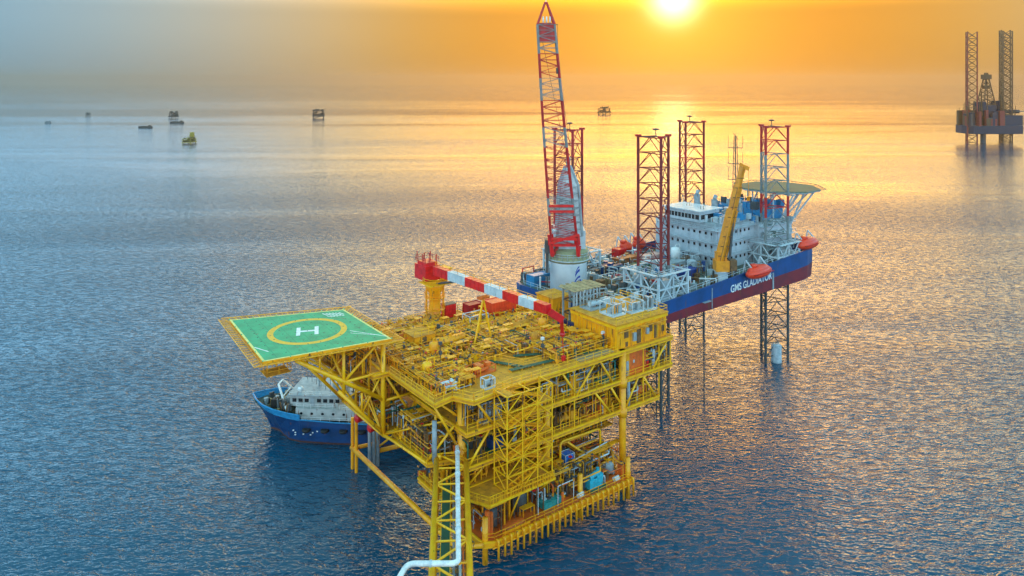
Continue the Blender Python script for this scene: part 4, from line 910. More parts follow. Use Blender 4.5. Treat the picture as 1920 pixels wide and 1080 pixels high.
for x, y, h in ((54, 22, 5), (56, 18, 4), (58, 12, 3.5)):
    m = MB(); m.tube((x, y, 35.1), (x, y, 35.1 + h), .8, 12); m.tube((x, y, 35.1 + h), (x + .5, y, 36.1 + h), .5, 10); m.build('exhaust_stack', GRY, jv)
# helideck of the vessel
def ngon(c, r, n_, ph=0): return [(c[0] + r * math.cos(2 * math.pi * i / n_ + ph), c[1] + r * math.sin(2 * math.pi * i / n_ + ph)) for i in range(n_)]
hc2 = (76, 12); vh = MB().prism(ngon(hc2, 10.6, 8, R(22.5)), 40.7, 41.2, 1, 0).build('helicopter_deck', [mat('worn_green_deck', (.02, .09, .05), .7, (.015, .06, .04), .3), GRY], jv)
m = MB(); g = ngon(hc2, 10.6, 8, R(22.5)); g2 = ngon(hc2, 12, 8, R(22.5))
for i in range(8):
    m.tube((*g2[i], 41.4), (*g2[(i + 1) % 8], 41.4), .08, 5)
    for j in range(8): m.tube((*lerp2(g[i], g[(i + 1) % 8], j / 8), 41.1), (*lerp2(g2[i], g2[(i + 1) % 8], j / 8), 41.4), .05, 4)
m.build('safety_net', DGRN, vh)
m = MB()
for a in ngon(hc2, 8, 8, R(22.5)): m.tube((*a, 40.7), (max(min(a[0], 73.5), 66), max(min(a[1], 22), 8.5), 34), .2, 6)
for a, b in (((83, 8, 40.6), (75, 9, 29)), ((83, 17, 40.6), (75, 17, 29)), ((78, 3, 40.6), (73, 8, 31)), ((70, 4, 40.6), (70, 8, 33))): m.tube(a, b, .24, 6)
for t in (-6, -2, 2, 6): m.tube((hc2[0] + t, 3.5, 40.4), (hc2[0] + t, 20.5, 40.4), .2, 5)
m.build('support_strut', LGRY, vh)
# masts
m = MB(); b0 = (55, 11)
for a in (-.6, .6):
    for b in (-.6, .6): m.tube((b0[0] + a, b0[1] + b, 35.1), (b0[0] + a * .4, b0[1] + b * .4, 56), .09, 5)
for i in range(9):
    z = 39 + i * 2; m.tube((b0[0] - .6, b0[1] - .6, z), (b0[0] + .5, b0[1] + .5, z + 1.8), .06, 4); m.tube((b0[0] + .5, b0[1] - .6, z), (b0[0] - .5, b0[1] + .5, z + 1.8), .06, 4)
for z in (45, 49, 53): m.tube((b0[0] - 1, b0[1] + 1.4, z), (b0[0] + 1, b0[1] - 1.4, z), .1, 5); m.tube((b0[0] + 1, b0[1] - 1.4, z), (b0[0] + 1, b0[1] - 1.4, z + 3), .05, 4); m.tube((b0[0] - 1, b0[1] + 1.4, z), (b0[0] - 1, b0[1] + 1.4, z + 3), .05, 4)
m.build('radio_mast', DGRY, jv)
m = MB()
r_ = random.Random(12)
for k in range(150):
    x, y = r_.uniform(46, 74), r_.uniform(9, 26); zz = 35.1 if x < 60 else (36.4 if x > 64 else 33.6); h = r_.uniform(.5, 2.0)
    if x > 64 and y > 23.5: continue
    m.box((x, y, zz + h / 2), (r_.uniform(.4, 1.8), r_.uniform(.4, 1.8), h), 0, r_.randint(0, 3))
    if k % 3 == 0: m.tube((x, y, zz), (x, y, zz + h + r_.uniform(.5, 2.5)), .07, 5, mi=3)
m.build('roof_equipment', [LGRY, GRY, SBLU, DGRY], jv)
m = MB()
for k in range(46):
    x = r_.uniform(60.5, 74); z = DZ + r_.choice((0, 2.9, 5.9, 8.9)); m.box((x, 7.0, z + .7), (r_.uniform(.4, 1.6), .9, r_.uniform(.6, 1.6)), 0, r_.randint(0, 3))
for z in (3.1, 6.1, 9.1): m.bb(60, 75, 6.2, 7.5, DZ + z - .2, DZ + z - .1); m.rail([(60, 6.3, DZ + z), (75, 6.3, DZ + z)], 1, 1.8, .05)
m.build('side_gallery', [LGRY, GRY, DGRN, WHT], jv)

# tall lattice boom crane at the stern
lc = thing(JF, 'lattice_boom_crane', (4.7, 18.3, DZ - 4.0), 'towering red and grey lattice boom crane on a white pedestal at the vessel stern', 'crane')
LC = lambda x, y, z: (x, y, z - (DZ - 4.0))         # local x toward bow, y to port, z absolute
ped = MB().lathe((0, 0, 0), [(3.95, .2), (3.95, 10.6), (4.1, 10.8), (4.1, 11.2)], 32).build('pedestal', mat('pedestal_white', (.72, .82, .86), .4, (.60, .70, .75), .3), lc, True)
m = MB(); cam_a = math.atan2(-158, -12.2) - R(38.5)
def wrap(m, pts, wd, r=3.99):
    for (a0, z0), (a1, z1) in zip(pts[:-1], pts[1:]):
        q = [(a0, z0 - wd / 2), (a1, z1 - wd / 2), (a1, z1 + wd / 2), (a0, z0 + wd / 2)]
        m.add([(r * math.cos(cam_a + a), r * math.sin(cam_a + a), z) for a, z in q], [(0, 1, 2, 3)])
for k, (zz, wd, s_) in enumerate(((6.2, .6, 1.0), (7.2, .4, .7), (8.6, .55, .55), (9.3, .3, .45))):
    wrap(m, [(.25 + .5 * t * s_ + (1 - s_) * .25, zz + .9 * math.sin(t * 3.0) * s_ * .6 + t * 1.1) for t in [i / 10 for i in range(11)]], wd)
m.build('wave_emblem', mat('emblem_blue', (.01, .05, .35), .5), ped)
m = MB(); m.lathe((0, 0, 0), [(4.5, 11.2), (4.5, 12.0), (4.2, 12.4), (4.2, 13.6)], 24); m.build('slew_ring', mat('ring_grease', (.30, .30, .16), .6), lc, True)
m = MB(); q = [(4.6 * math.cos(i * .2618), 4.6 * math.sin(i * .2618), 12.0) for i in range(25)]; m.rail(q, 1.1, 2, .05); m.prism(ngon((0, 0), 4.75, 24), 11.6, 11.75); m.build('ring_walkway', LGRY, lc)
ca = R(-38.5); fx = Vector((math.cos(ca), math.sin(ca), 0)); fy = Vector((-math.sin(ca), math.cos(ca), 0))   # picture right / away
def Q(x, y, z): return fx * x + fy * y + Vector((0, 0, z - (DZ - 4.0)))
m = MB()
def q4(m, xs, ys, z0, z1, mi=0):
    c = Q((xs[0] + xs[1]) / 2, (ys[0] + ys[1]) / 2, (z0 + z1) / 2); m.box(c, (xs[1] - xs[0], ys[1] - ys[0], z1 - z0), ca, mi)
q4(m, (-3.2, 3.6), (-1, 6.5), 33.6, 37.6); m.build('machine_house', LGRY, lc)
m = MB(); q4(m, (-5.2, -3.4), (-3.6, -1.0), 33.4, 36.2); m.build('operator_cab', DGRY, lc)
m = MB(); q4(m, (-5.0, -4.4), (-2.6, -2.0), 29, 33.4); m.build('ladder_trunk', DGRY, lc)
# grey tapered mast
m = MB(); pts = [(-2.5, -1), (2.9, -1), (2.9, 4.0), (-2.5, 4.0)]; tp = [(-.6, 1.2), (.6, 1.2), (.6, 2.4), (-.6, 2.4)]
mid = [lerp2(a, b, .32) for a, b in zip(pts, tp)]; vs = [Q(*p, 36.5) for p in pts] + [Q(*p, 47.2) for p in mid] + [Q(*p, 51.0) for p in tp]; m.add(vs, [(i + o, (i + 1) % 4 + o, (i + 1) % 4 + 4 + o, i + 4 + o) for o in (0, 4) for i in range(4)] + [(8, 9, 10, 11)]); m.build('mast', mat('mast_grey', (.56, .60, .60), .5), lc)
m = MB()
for a, b in zip(pts, tp):
    c_ = lerp2(a, b, .32); m.tube(Q(*a, 36.5), Q(*c_, 47.2), .3, 8); m.tube(Q(*c_, 47.2), Q(*b, 51.2), .28, 8)
for k in range(7):
    t = k / 7 * .32; z = 36.5 + 10.7 * k / 7; c = [lerp2(a, b, t) for a, b in zip(pts, tp)]
    m.beam(Q(c[0][0], c[0][1] - .1, z), Q(c[1][0], c[1][1] - .1, z), .16)
    t2 = (k + 1) / 7 * .32; c2 = [lerp2(a, b, t2) for a, b in zip(pts, tp)]; z2 = 36.5 + 10.7 * (k + 1) / 7
    m.beam(Q(c[0][0], c[0][1] - .1, z), Q(c2[1][0], c2[1][1] - .1, z2), .12)
m.tube(Q(.2, 3, 50.8), Q(.2, 3, 53), .5, 8); m.build('mast_frame', GRY, lc)
# boom
bl0, bl1 = 35.4, 81.4
def bc(t, side, dep):     # boom corners; t 0..1 from heel to head
    x = -1.2 + (-4.0) * t - .6 * math.sin(t * math.pi) * .2; y = -4.6 - 2.6 * t; z = bl0 + (bl1 - bl0) * t
    wdt = 2.75 * (1 - t) + 1.75 * t if t > .08 else 2.75
    return Q(x + side * wdt, y + dep * (.35 + 1.0 * min(1, t * 8)), z)
bands = [(0, .10, 1), (.10, .18, 0), (.18, .30, 1), (.30, .42, 1), (.42, .52, 0), (.52, .68, 1), (.68, .76, 0), (.76, .90, 1), (.90, 1.0, 0)]
bands = [(0, .14, 0), (.14, .22, 1), (.22, .36, 0), (.36, .45, 0), (.45, .54, 1), (.54, .66, 0), (.66, .76, 1), (.76, .87, 0), (.87, 1.0, 1)]
BGRY = mat('boom_grey', (.22, .24, .24), .5)
for t0, t1, g_ in bands:
    m = MB(); k = max(1, round((t1 - t0) / .028))
    for s_ in (-1, 1):
        for d in (-1, 1): m.tube(bc(t0, s_, d), bc(t1, s_, d), .23, 8)
    for i in range(k):
        a, b = t0 + (t1 - t0) * i / k, t0 + (t1 - t0) * (i + 1) / k
        for (s0, d0), (s1, d1) in (((-1, -1), (1, -1)), ((-1, 1), (1, 1)), ((-1, -1), (-1, 1)), ((1, -1), (1, 1))):
            f_ = i % 2
            m.tube(bc(a, s0 if f_ else s1, d0 if f_ else d1), bc(b, s1 if f_ else s0, d1 if f_ else d0), .08, 4)
            m.tube(bc(b, s0, d0), bc(b, s1, d1), .07, 4)
    m.build('boom_section', BGRY if g_ else DRED, lc)
m = MB()
for z_ in (.03, .16, .185): m.beam(bc(z_, -1, -1), bc(z_, 1, -1), .5)
m.beam(bc(0, -1, 0), bc(.05, -1, 0), .9); m.beam(bc(0, 1, 0), bc(.05, 1, 0), .9); m.beam(bc(0.0, -1, 0), bc(0.0, 1, 0), .55); m.beam(bc(.01, -1.15, -1), bc(.05, 1.15, -1), .5)
for s_ in (-1, 1): m.beam(bc(-.05, s_, 0), bc(.0, s_, 0), .6); m.beam(bc(-.05, s_, 0), Q(s_ * 2.4, -1, 34.2), .5)
m.build('boom_heel', RED, lc)
m = MB(); cT = (bc(1, -1, 0) + bc(1, 1, 0)) / 2; hd = Q(0, 0, 0)
for s_ in (-1, 1):
    for d in (-1, 1): m.tube(bc(1, s_, d), cT + Vector((0, 0, 4.6)) + fx * (s_ * .15), .25, 8)
b0_ = bc(1, 0, 0) - bc(1, -1, 0)
m.box(bc(.965, 0, 0), (3.6, 2.4, 3.8), ca); m.build('boom_head', DRED, lc)
m = MB()
for s_ in (-.7, 0, .7): m.tube(cT + fx * s_ + Vector((0, 0, .9)) - fy * .2, cT + fx * (s_ + .25) + Vector((0, 0, .9)) - fy * .2, .8, 14)
m.tube(cT + Vector((0, 0, 4.4)), cT + Vector((0, 0, 5.6)), .08, 5); m.build('sheave', WHT, lc)
m = MB()
for s_ in (-1, 1): m.tube(cT + fx * s_ * 1.4, Q(.7 + s_ * .5, 3, 51), .045, 4)
hx = cT + fx * 2.4 - fy * .6; m.tube(cT + fx * 1.6, hx, .08, 5); m.tube(hx, hx - Vector((0, 0, 9)), .04, 4); m.box(hx - Vector((0, 0, 9.5)), (.5, .5, 1.2)); m.build('hoist_rope', DGRY, lc)

# yellow telescopic crane on the starboard edge
yc = thing(JF, 'telescopic_crane', (37, 2.4, DZ), 'orange-yellow telescopic crane with raised boom on the starboard side of the vessel', 'crane')
MB().lathe((0, 0, 0), [(1.9, 0), (1.9, .3), (1.5, .6), (1.5, 2.6), (1.7, 2.8)], 18).build('pedestal', LGRY, yc, True)
YC = mat('crane_amber_paint', (.84, .30, .008), .45, (.62, .20, .01), .8)
m = MB(); m.box((0, 0, 4.0), (3.0, 3.0, 2.4), ca); m.box((.2, .3, 6.0), (2.2, 2.2, 1.8), ca); m.build('slew_house', YC, yc)
m = MB(); m.box(Vector((0, 0, 4.2)) + fx * 2.4 - fy * .6, (1.5, 1.8, 2.4), ca); m.build('operator_cab', BRN, yc)
B0 = Vector((0, 0, 4.5)) - fx * .3; B1 = Vector((0, 0, 26.4)) + fx * 4.9; Bm = B0.lerp(B1, .55); Bn = B0.lerp(B1, .8)
m = MB(); m.beam(B0, Bm, 1.9); m.build('boom_base', YC, yc); m = MB(); m.beam(Bm, Bn, 1.45); m.build('boom_section', YC, yc); m = MB(); m.beam(Bn, B1, 1.05); m.build('boom_section', YC, yc)
m = MB(); m.beam(B1, B1 + fx * 1.3 + Vector((0, 0, -.6)), .9); m.beam(B1, B1 - fx * .8 + Vector((0, 0, .6)), .7); m.tube(B1 + fx * 1.3 + Vector((0, 0, -.6)), B1 + fx * 1.3 + Vector((0, 0, -7)), .05, 4); m.box(B1 + fx * 1.3 + Vector((0, 0, -7.4)), (.5, .5, 1)); m.build('boom_tip', YC, yc)
m = MB(); m.tube(Vector((0, 0, 4)) + fx * 1.6 - fy * .6, B0.lerp(B1, .42) + fx * .6 - fy * .5, .3, 10); m.build('luffing_cylinder', DGRY, yc)
m = MB()
for k in range(9): c_ = B0.lerp(B1, .08 + k * .1); s__ = 1.02 if k < 5 else .78; m.beam(c_ - fx * s__ - fy * s__, c_ + fx * s__ - fy * s__, .14)
m.tube(B0 + fx * .5 - fy * 1.1, B0.lerp(B1, .55) + fx * .5 - fy * 1.05, .07, 5); m.tube(B0 - fx * .4 - fy * 1.1, B0.lerp(B1, .78) - fx * .3 - fy * .85, .06, 5); m.build('boom_fitting', BRN, yc)

LBR = mat('lifeboat_orange_red', (.90, .055, .012), .4, (.75, .04, .01), .8)
def lifeboat(p, ln_, label, rz=0, scale=1.0):
    t = thing(JF, 'lifeboat', p, label, 'lifeboat', 'enclosed orange lifeboats of the jack-up vessel', rz)
    m = MB(); m.sph((0, 0, 1.2), 1, 18, 0, (ln_ / 2, 1.6 * scale, 1.4)); m.build('hull', LBR, t, True)
    m = MB(); m.sph((-.2, 0, 1.9), 1, 16, 0, (ln_ * .42, 1.3 * scale, 1.0)); m.box((-ln_ * .2, 0, 2.9), (1.4, 1.2, .8)); m.build('canopy', LBR, t, True)
    for x in (-ln_ * .3, ln_ * .3): m = MB(); m.beam((x, -.2, 2.3), (x, 1.6, 4.0), .25); m.beam((x, 1.6, 4.0), (x, 2.4, .2), .25); m.build('davit', LGRY, t)
    m = MB(); m.bb(-ln_ * .4, ln_ * .4, -1.56 * scale, -1.4 * scale, 1.15, 1.3); m.build('fender_strip', DRED, t); return t
lifeboat((46.2, -1.3, 24.6), 9.6, 'orange lifeboat right of the telescopic crane on the starboard edge'); lifeboat((70.5, .4, 27.4), 9.0, 'orange lifeboat above the bow at the far right of the vessel')
lifeboat((39.3, 33.5, 24.9), 4.4, 'left one of two small orange lifeboats on the far side of the vessel', 0, .9); lifeboat((44.4, 33.5, 25.2), 4.4, 'right one of two small orange lifeboats on the far side, beside the white block', 0, .9)
strew(JF, 'rescue_boat', 'small red rescue boat on top of the accommodation block', 'boat', (52, 25.6, 35.1), [('hull', RED, [('s', (0, 0, .8), 1.0, (2.2, 1.1, .7))]), ('console', ORG, [('b', -.6, .6, -.5, .5, 1.2, 2.0)]), ('cradle', GRY, [('b', -1.5, 1.5, -.7, .7, 0, .3)])])
# clutter on the working deck of the vessel
container(JF, (33.5, 30.5, DZ), 2.6, 2.4, 2.8, RED, 'red upright box at the far edge of the vessel deck')
container(JF, (27, 24, DZ), 6.1, 2.5, 2.6, mat('rust_orange_paint', (.48, .13, .03), .6), 'rust orange container lying across the middle of the vessel deck')
container(JF, (26.5, 18, DZ), 6.1, 2.5, 2.4, DGRN, 'dark green container between the stern crane and the accommodation')
container(JF, (20.5, 21.5, DZ), 4, 2.4, 2.4, NAVY, 'dark blue container next to the stern crane')
container(JF, (33, 14, DZ), 6.1, 2.5, 2.5, GRY, 'grey container in front of the accommodation block')
container(JF, (34, 22, DZ), 6.1, 2.5, 2.6, mat('pale_pink_paint', (.60, .36, .32), .6), 'faded pink container in front of the white accommodation wall')
container(JF, (30.5, 7.5, DZ), 5, 2.5, 2.5, mat('container_blue', (.01, .05, .25), .5), 'deep blue container left of the telescopic crane')
container(JF, (1.5, 26, DZ), 4.5, 2.5, 2.4, SBLU, 'bright blue container at the left stern corner')
skid(JF, (12.5, 20, DZ), 5, 4, 3.2, GRY, DGRY, 'dark machinery skid just right of the white crane pedestal', seed=41, name='machinery_skid')
skid(JF, (11.5, 12, DZ), 5, 4, 3, LGRY, GRY, 'grey machinery skid in front of the white crane pedestal', seed=42, name='machinery_skid')
skid(JF, (24.5, 11.5, DZ), 5, 4, 3.4, LGRY, SBLU, 'grey and blue machinery skid right of the stern jack house', seed=43, name='machinery_skid')
skid(JF, (39, 12, DZ), 4.5, 4, 4, LGRY, GRY, 'tall grey machinery skid at the foot of the accommodation wall', seed=44, name='machinery_skid')
vtank(JF, (7.5, 27.5, DZ), 1.1, 3.6, GRY, 'grey tank at the left stern beside the crane'); vtank(JF, (31, 19.5, DZ), 1.2, 3.2, WHT, 'white tank among the containers on the vessel deck'); vtank(JF, (41.5, 19, DZ), 1.2, 4.5, WHT, 'white tank against the accommodation wall')
strew(JF, 'gangway', 'long tan gangway lying from the vessel towards the yellow platform', 'gangway', (5.5, 7.6, DZ + .2), [('walkway', TAN, [('b', -6, 8, -.7, .7, 0, .25)]), ('truss_rail', mat('tan_rail', (.62, .50, .24), .6), [('r', [(-6, -.7, .2), (8, -.7, .2)], 1.3), ('r', [(-6, .7, .2), (8, .7, .2)], 1.3)])], R(-12))
for k, (u, v, lb) in enumerate(((13, 16.5, 'stack of tan timber left of the stern jack house'), (21, 14.5, 'stack of tan timber behind the stern jack house'), (9.5, 9.5, 'low stack of brown planks near the stern rail'))):
    strew(JF, 'timber_stack', lb, 'timber', (u, v, DZ), [('plank', TAN, [('b', 0, 5, j * .5, j * .5 + .42, .15, .9 + .25 * (j % 2)) for j in range(5)]), ('bearer', BRN, [('b', .5, .7, 0, 2.5, 0, .15), ('b', 4, 4.2, 0, 2.5, 0, .15)])], .1 * k)
r_ = random.Random(77); m = MB()
for k in range(760):
    u, v = r_.uniform(2, 44), r_.uniform(2, 33); h = r_.uniform(.4, 2.8)
    if math.hypot(u - 4.7, v - 18.3) < 5.5: continue
    mi = r_.choices(range(8), (5, 4, 4, 2, 1.4, 1.4, 4, 2))[0]
    if k % 3 == 0: m.box((u, v, DZ + h / 2), (r_.uniform(.3, 1.8), r_.uniform(.3, 1.8), h), r_.uniform(0, 1), mi)
    elif k % 3 == 1: q = (u + r_.uniform(-4, 4), v + r_.uniform(-3, 3)); m.path([(u, v, DZ), (u, v, DZ + h), (*q, DZ + h), (*q, DZ)], r_.uniform(.06, .16), 6, mi)
    else: m.tube((u, v, DZ), (u, v, DZ + h), r_.uniform(.1, .5), 8, mi=mi)
o = m.build('deck_clutter', [GRY, LGRY, BRN, WHT, RED, BLU, DGRY, TAN]); o.location = JF.w((0, 0, 0)); o.rotation_euler = (0, 0, JF.a); tag(o, 'mass of small gear, hoses and pipes on the vessel working deck', 'deck gear', kind='stuff')
strew(JF, 'leg_foot', 'pale column standing in the water inside the forward leg of the jack-up vessel', 'leg foot', (61.4, 3.6, 0), [('column', mat('pale_foam', (.50, .58, .62), .7, (.30, .38, .42), 1.2), [('t', (0, 0, -1), (0, 0, 4.2), 1.25)]), ('cap', LGRY, [('t', (0, 0, 4.2), (0, 0, 4.6), .9)])])

# ================================================================== supply vessel
sv = empty('supply_vessel', (-52.0, 147.0, 0), R(-4), 'blue-hulled supply ship with a white wheelhouse lying partly behind the platform', 'ship')
stn = [(0, .15, .05, 8.3), (1.5, 2.2, .3, 8.0), (3.5, 3.9, .9, 7.7), (6, 5.0, 2.6, 7.3), (9, 5.6, 4.3, 6.9), (11.5, 5.8, 5.2, 6.6), (11.6, 5.8, 5.2, 5.6), (18, 5.8, 5.6, 5.2), (26, 5.8, 5.6, 5.0), (36, 5.6, 5.4, 5.0)]
def xw(x): return max(x, 3.4 - (0 if x > 6 else 0)) if x < 3.4 else x
m = MB(); prof = []
for x, bt, bw, z in stn:
    xb = x + 3.6 * max(0, 1 - x / 9)
    ring = []
    for sgn in (-1, 1):
        r_l = [(x, sgn * bt, z), (x + (xb - x) * .15, sgn * (bt * .93 + bw * .07), z - 1.3), (x + (xb - x) * .7, sgn * (bt * .4 + bw * .6), z * .38), (xb, sgn * bw, .5), (xb + .3, sgn * bw * .9, -1.5)]
        ring.append(r_l)
    prof.append(ring)
for i in range(len(prof) - 1):
    for sd_ in (0, 1):
        for j in range(4):
            a, b, c, d = prof[i][sd_][j], prof[i + 1][sd_][j], prof[i + 1][sd_][j + 1], prof[i][sd_][j + 1]
            mi = 1 if (j == 0 and stn[i][0] < 11.4) else (2 if j == 3 else 0)
            m.add([a, b, c, d] if sd_ else [d, c, b, a], [(0, 1, 2, 3)], mi)
m.add([prof[-1][0][j] for j in range(5)] + [prof[-1][1][j] for j in range(4, -1, -1)], [tuple(range(10))], 0)
m.build('hull', [NAVY, SBLU, mat('boot_topping', (.10, .04, .03), .6)], sv)
m = MB()
for i in range(len(stn) - 1):
    a, b = stn[i], stn[i + 1]; da = min(a[3] - 1.0, 6.9) if a[0] < 11.55 else a[3] - .9; db = min(b[3] - 1.0, 6.9) if b[0] < 11.55 else b[3] - .9
    m.add([(a[0] + .1, -a[1] * .97, da), (b[0], -b[1] * .97, db), (b[0], b[1] * .97, db), (a[0] + .1, a[1] * .97, da)], [(0, 1, 2, 3)])
m.build('deck', mat('ship_deck', (.10, .12, .08), .8, (.06, .06, .05), .6), sv)
m = MB()
for i in range(len(stn) - 1):
    for s_ in (-1, 1): a, b = stn[i], stn[i + 1]; m.tube((a[0], s_ * a[1], a[3]), (b[0], s_ * b[1], b[3]), .16, 6)
m.build('gunwale', SBLU, sv)
m = MB(); r_ = random.Random(5)
for k in range(60):
    x = r_.uniform(2.5, 9); y = r_.uniform(-1, 1) * min(4.6, x * .55); h = r_.uniform(.3, 1.5 + x * .13); mi = r_.randint(0, 4)
    if k % 2: m.box((x, y, 6.4 + h / 2), (r_.uniform(.3, 1.2), r_.uniform(.3, 1.2), h), r_.uniform(0, 1.5), mi)
    else: m.tube((x, y, 6.3), (x + r_.uniform(-.5, .5), y, 6.3 + h), r_.uniform(.15, .5), 9, mi=mi)
m.build('foredeck_gear', [BLK, DGRY, BRN, GRY, TAN], sv)
m = MB()
for s_ in (-1, 1):
    m.tube((8.2, s_ * 3.6, 6.5), (5.6, s_ * 1.1, 11.2), .22, 6)
m.tube((8.2, -3.6, 6.5), (8.2, 3.6, 6.5), .2, 6); m.tube((5.6, -1.1, 11.2), (5.6, 1.1, 11.2), .2, 6); m.tube((6.9, -2.3, 8.9), (6.9, 2.3, 8.9), .14, 6); m.build('bow_gantry', WHT, sv)
SW = mat('ship_white', (.46, .48, .46), .5, (.33, .35, .33), .6, rust=.25)
hs2 = MB().bb(10.5, 22, -4.9, 4.9, 5.3, 7.7).build('deckhouse', SW, sv)
for k in range(5): MB().tube((11.6 + k * 2.1, -4.9, 6.6), (11.6 + k * 2.1, -4.96, 6.6), .28, 12).build('porthole', GLS, hs2)
w3 = MB().bb(9.0, 18.5, -3.9, 3.9, 7.7, 10.2).build('wheelhouse', SW, sv)
m = MB()
for k in range(8):
    x = 9.5 + k * 1.22
    if k == 3: continue
    m.bb(x, x + .8, -3.96, -3.9, 8.7, 9.5)
for k in range(7): m.bb(8.94, 9.0, -3.7 + k * 1.08, -2.95 + k * 1.08, 8.7, 9.5)
m.build('window', GLS, w3)
MB().bb(13.1, 13.9, -3.98, -3.9, 7.8, 9.8).build('door', GRY, w3); MB().bb(8.6, 18.9, -4.3, 4.3, 10.2, 10.4).build('roof', GRY, w3)
m = MB(); m.rail([(10.6, -4.85, 7.75), (22, -4.85, 7.75)], 1, 1.5, .04); m.rail([(9, -4.2, 10.4), (18.6, -4.2, 10.4)], .9, 1.5, .04); m.rail([(12, -5.7, 5.2), (34, -5.6, 5.0)], 1, 1.8, .04); m.build('handrail', WHT, sv)
m = MB(); m.tube((13.5, 0, 10.3), (13.5, 0, 14.4), .18, 8); m.beam((13.5, -1.8, 13), (13.5, 1.8, 13), .15); m.beam((12.4, 0, 12), (14.6, 0, 12), .2); m.build('mast', GRY, sv)
for y in (-2, 2): MB().tube((17.5, y, 7.7), (17.5, y, 12.6), .55, 12).build('funnel', GRY, sv)
m = MB(); m.sph((10.6, -2.4, 11.0), .6, 10); m.tube((10.6, -2.4, 10.3), (10.6, -2.4, 10.8), .3, 8); m.build('radar_dome', WHT, sv)
for k in range(6): MB().tube((10 + k * 1.3, 3.2 - k * 1.1, 10.3), (10 + k * 1.3, 3.2 - k * 1.1, 12 + (k % 3) * .7), .05, 5).build('antenna', DGRY, sv)
m = MB()
for k in range(22):
    x = r_.uniform(21, 34); y = r_.uniform(-4.5, 4.5); h = r_.uniform(.5, 2); m.box((x, y, 4.2 + h / 2), (r_.uniform(.6, 2.4), r_.uniform(.6, 2), h), 0, r_.randint(0, 4))
m.build('cargo', [GRY, WHT, BRN, LGRY, TAN], sv)
m = MB()
for k, (x, z) in enumerate(((10.6, 2.0), (10.6, 2.5), (12.2, 2.2), (13.6, 2.1), (14.0, 2.6), (14.9, 2.9), (10.2, 3.0), (13.1, 3.1))): m.bb(x, x + .28, -5.75, -5.6, z, z + .22)
m.build('draught_mark', WM, sv)
m = MB()
for k in range(6): m.lathe((13 + k * 3.6, -5.95, 3.4), [(.75, -.3), (.85, 0), (.75, .3)], 12)
m.build('tyre_fender', BLK, sv)

sv.scale = (1, 1, .84)
# ================================================================== far jack-up rig and distant platforms
fr = empty('distant_jackup_rig', (531, 813, 0), R(6), 'hazy dark drilling rig on tall lattice legs near the right edge of the horizon', 'drilling rig')
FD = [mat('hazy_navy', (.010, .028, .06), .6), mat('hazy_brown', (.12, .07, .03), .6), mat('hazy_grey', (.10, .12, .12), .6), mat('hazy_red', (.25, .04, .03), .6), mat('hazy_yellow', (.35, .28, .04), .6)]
hp = [(-33, -16), (28, -19), (34, 0), (28, 19), (-33, 14), (-36, 0)]
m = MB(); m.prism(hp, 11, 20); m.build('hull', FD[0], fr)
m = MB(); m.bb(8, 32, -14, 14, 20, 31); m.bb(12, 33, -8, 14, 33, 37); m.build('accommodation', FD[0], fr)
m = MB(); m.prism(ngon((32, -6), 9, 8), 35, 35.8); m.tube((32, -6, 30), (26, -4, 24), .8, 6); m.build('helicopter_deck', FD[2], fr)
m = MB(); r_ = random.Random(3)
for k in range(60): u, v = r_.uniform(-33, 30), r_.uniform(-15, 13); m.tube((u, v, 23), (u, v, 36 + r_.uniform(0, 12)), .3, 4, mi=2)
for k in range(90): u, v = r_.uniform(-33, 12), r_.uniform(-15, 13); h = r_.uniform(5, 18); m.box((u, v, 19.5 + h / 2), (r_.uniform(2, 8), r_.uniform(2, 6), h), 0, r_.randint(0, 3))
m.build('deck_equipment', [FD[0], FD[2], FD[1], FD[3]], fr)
def farleg(x, y, w_, z1):
    m = MB(); P = [(x - w_ / 2, y - w_ / 3), (x + w_ / 2, y - w_ / 3), (x, y + w_ / 2)]
    lg = None; nb = 17; b = (z1 + 6) / nb
    for i in range(nb):
        z = -6 + i * b
        for k in range(3): p, q = P[k], P[(k + 1) % 3]; m.tube((*p, z), (*q, z), .36, 4); m.tube((*p, z), (*q, z + b), .32, 4); m.tube((*q, z), (*p, z + b), .32, 4)
    lg = m.build('leg', FD[1], fr)
    for p in P: MB().tube((*p, -6), (*p, z1), .85, 6).build('chord', FD[3] if x < 0 else FD[1], lg)
fr.scale = (.92, .92, 1)
farleg(-30, -6, 12.5, 123); farleg(14, -8, 12, 124); farleg(25, 8, 12, 126)
m = MB(); P0 = [(-12, -7), (4, -7), (4, 7), (-12, 7)]; P1 = [(-5, -1), (-3, -1), (-3, 1), (-5, 1)]
for a, b in zip(P0, P1): m.tube((*a, 38), (*b, 78), .7, 5)
for i in range(8):
    t, t2 = i / 8, (i + 1) / 8
    for k in range(4):
        a, b = lerp2(P0[k], P1[k], t), lerp2(P0[(k + 1) % 4], P1[(k + 1) % 4], t); c = lerp2(P0[(k + 1) % 4], P1[(k + 1) % 4], t2); m.tube((*a, 38 + 40 * t), (*b, 38 + 40 * t), .4, 4); m.tube((*a, 38 + 40 * t), (*c, 38 + 40 * t2), .4, 4)
m.bb(-7, -1, -3, 3, 60, 64); m.bb(-8, 0, -4, 4, 71, 76); m.build('derrick', FD[1], fr)
m = MB(); m.bb(-14, 6, -9, 9, 19.5, 36); m.bb(-11, 3, -8, 8, 36, 42); m.bb(-16, -12, -10, 6, 36, 46); m.bb(5, 8, -8, 4, 36, 47); m.build('drill_floor', FD[0], fr)
m = MB(); m.tube((-16, -8, 30), (-20, -12, 58), .8, 5); m.tube((8, -8, 32), (4, -14, 58), .8, 5); m.tube((-36, -10, 19), (-40, -14, 42), .7, 5); m.build('deck_crane', FD[1], fr)
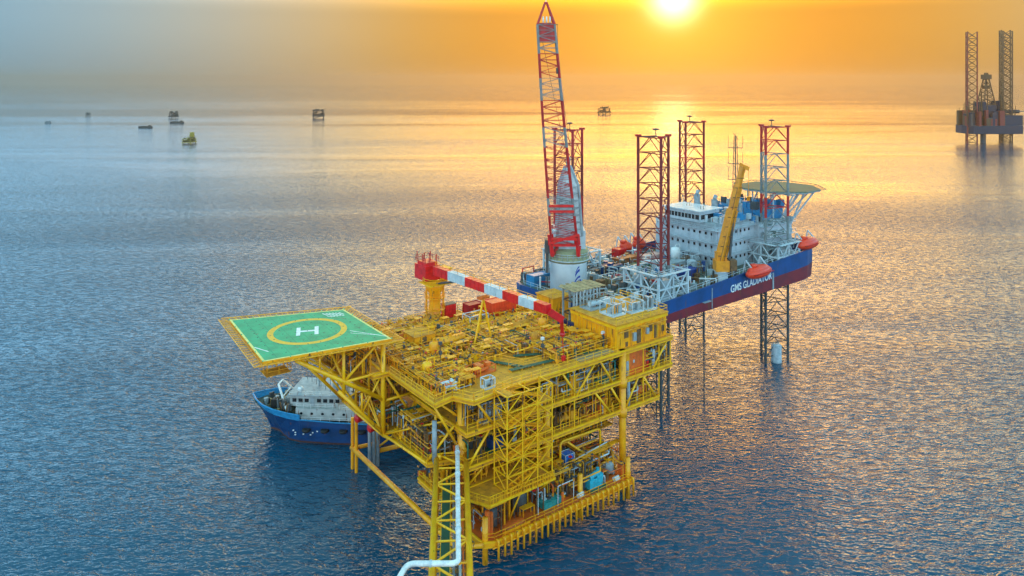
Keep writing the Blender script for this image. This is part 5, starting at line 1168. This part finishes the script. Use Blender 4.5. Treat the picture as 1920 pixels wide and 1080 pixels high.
m = MB(); m.tube((-8, 0, -4), (-8, 0, 12), 3, 12); m.build('conductor', FD[2], fr)
def farplat(p, w_, z1, label, seed, mt=HAZY, mt2=None, cut=1.0):
    r_ = random.Random(seed); t = empty('distant_platform', p, .3 * seed, label, 'oil platform'); mt2 = mt2 or mt
    for a in (-1, 1):
        for b in (-1, 1): MB().tube((a * w_ * .42, b * w_ * .3, -3), (a * w_ * .36, b * w_ * .26, z1 * .8), w_ * .035, 6).build('leg', mt, t)
    m = MB(); m.bb(-w_ / 2, w_ / 2, -w_ * .35, w_ * .35, z1 * .22, z1 * .34); m.bb(-w_ / 2 * cut, w_ / 2, -w_ * .35, w_ * .35, z1 * .55, z1 * .6); m.bb(-w_ * .5 * cut, w_ * .5, -w_ * .36, w_ * .36, z1 * .78, z1 * .83); m.build('deck', mt, t)
    m = MB()
    for k in range(26): x, y = r_.uniform(-.42, .42) * w_, r_.uniform(-.25, .25) * w_; z = r_.choice((.34, .34, .6, .83)) * z1; h = r_.uniform(.08, .2) * z1; m.bb(x - w_ * .08, x + w_ * .08, y - w_ * .06, y + w_ * .06, z, z + h)
    m.build('equipment', mt2, t)
    m = MB(); m.beam((w_ * .3, 0, z1 * .8), (w_ * .62, 0, z1 * 1.1), w_ * .03); m.tube((-w_ * .2, 0, z1 * .8), (-w_ * .2, 0, z1 * 1.15), w_ * .02, 5)
    for s_ in (-1, 1): m.beam((-w_ * .4, s_ * w_ * .28, 0), (w_ * .4, s_ * w_ * .28, z1 * .3), w_ * .03)
    m.build('crane_arm', mt, t); return t
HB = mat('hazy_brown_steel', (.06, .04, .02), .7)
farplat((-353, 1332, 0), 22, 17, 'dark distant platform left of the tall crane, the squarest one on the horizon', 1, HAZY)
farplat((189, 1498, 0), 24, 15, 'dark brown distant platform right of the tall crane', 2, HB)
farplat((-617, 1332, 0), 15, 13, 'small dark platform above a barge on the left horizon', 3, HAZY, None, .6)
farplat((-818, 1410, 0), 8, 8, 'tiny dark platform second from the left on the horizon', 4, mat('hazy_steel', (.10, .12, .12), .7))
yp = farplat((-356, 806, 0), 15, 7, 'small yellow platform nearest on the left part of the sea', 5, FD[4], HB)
m = MB(); m.bb(4.5, 7.4, -2, 2, 4, 12); m.bb(3.6, 7.6, -2.5, 2.5, 8, 8.6); m.build('tower', FD[4], yp)
def farboat(p, ln_, label, mt, name='distant_barge', cat='barge', h=2.6, house=True):
    t = empty(name, p, .05, label, cat); q = [(-ln_ / 2, 0), (-ln_ * .38, -ln_ * .1), (ln_ * .46, -ln_ * .1), (ln_ / 2, -ln_ * .06), (ln_ / 2, ln_ * .06), (ln_ * .46, ln_ * .1), (-ln_ * .38, ln_ * .1)]
    m = MB(); m.prism(q, -.5, h); m.build('hull', mt, t)
    m = MB(); m.bb(ln_ * .22, ln_ * .40, -ln_ * .06, ln_ * .06, h, h + 1.6); m.bb(-ln_ * .3, ln_ * .1, -ln_ * .05, ln_ * .05, h, h + .5); m.build('deckhouse', mt, t); return t
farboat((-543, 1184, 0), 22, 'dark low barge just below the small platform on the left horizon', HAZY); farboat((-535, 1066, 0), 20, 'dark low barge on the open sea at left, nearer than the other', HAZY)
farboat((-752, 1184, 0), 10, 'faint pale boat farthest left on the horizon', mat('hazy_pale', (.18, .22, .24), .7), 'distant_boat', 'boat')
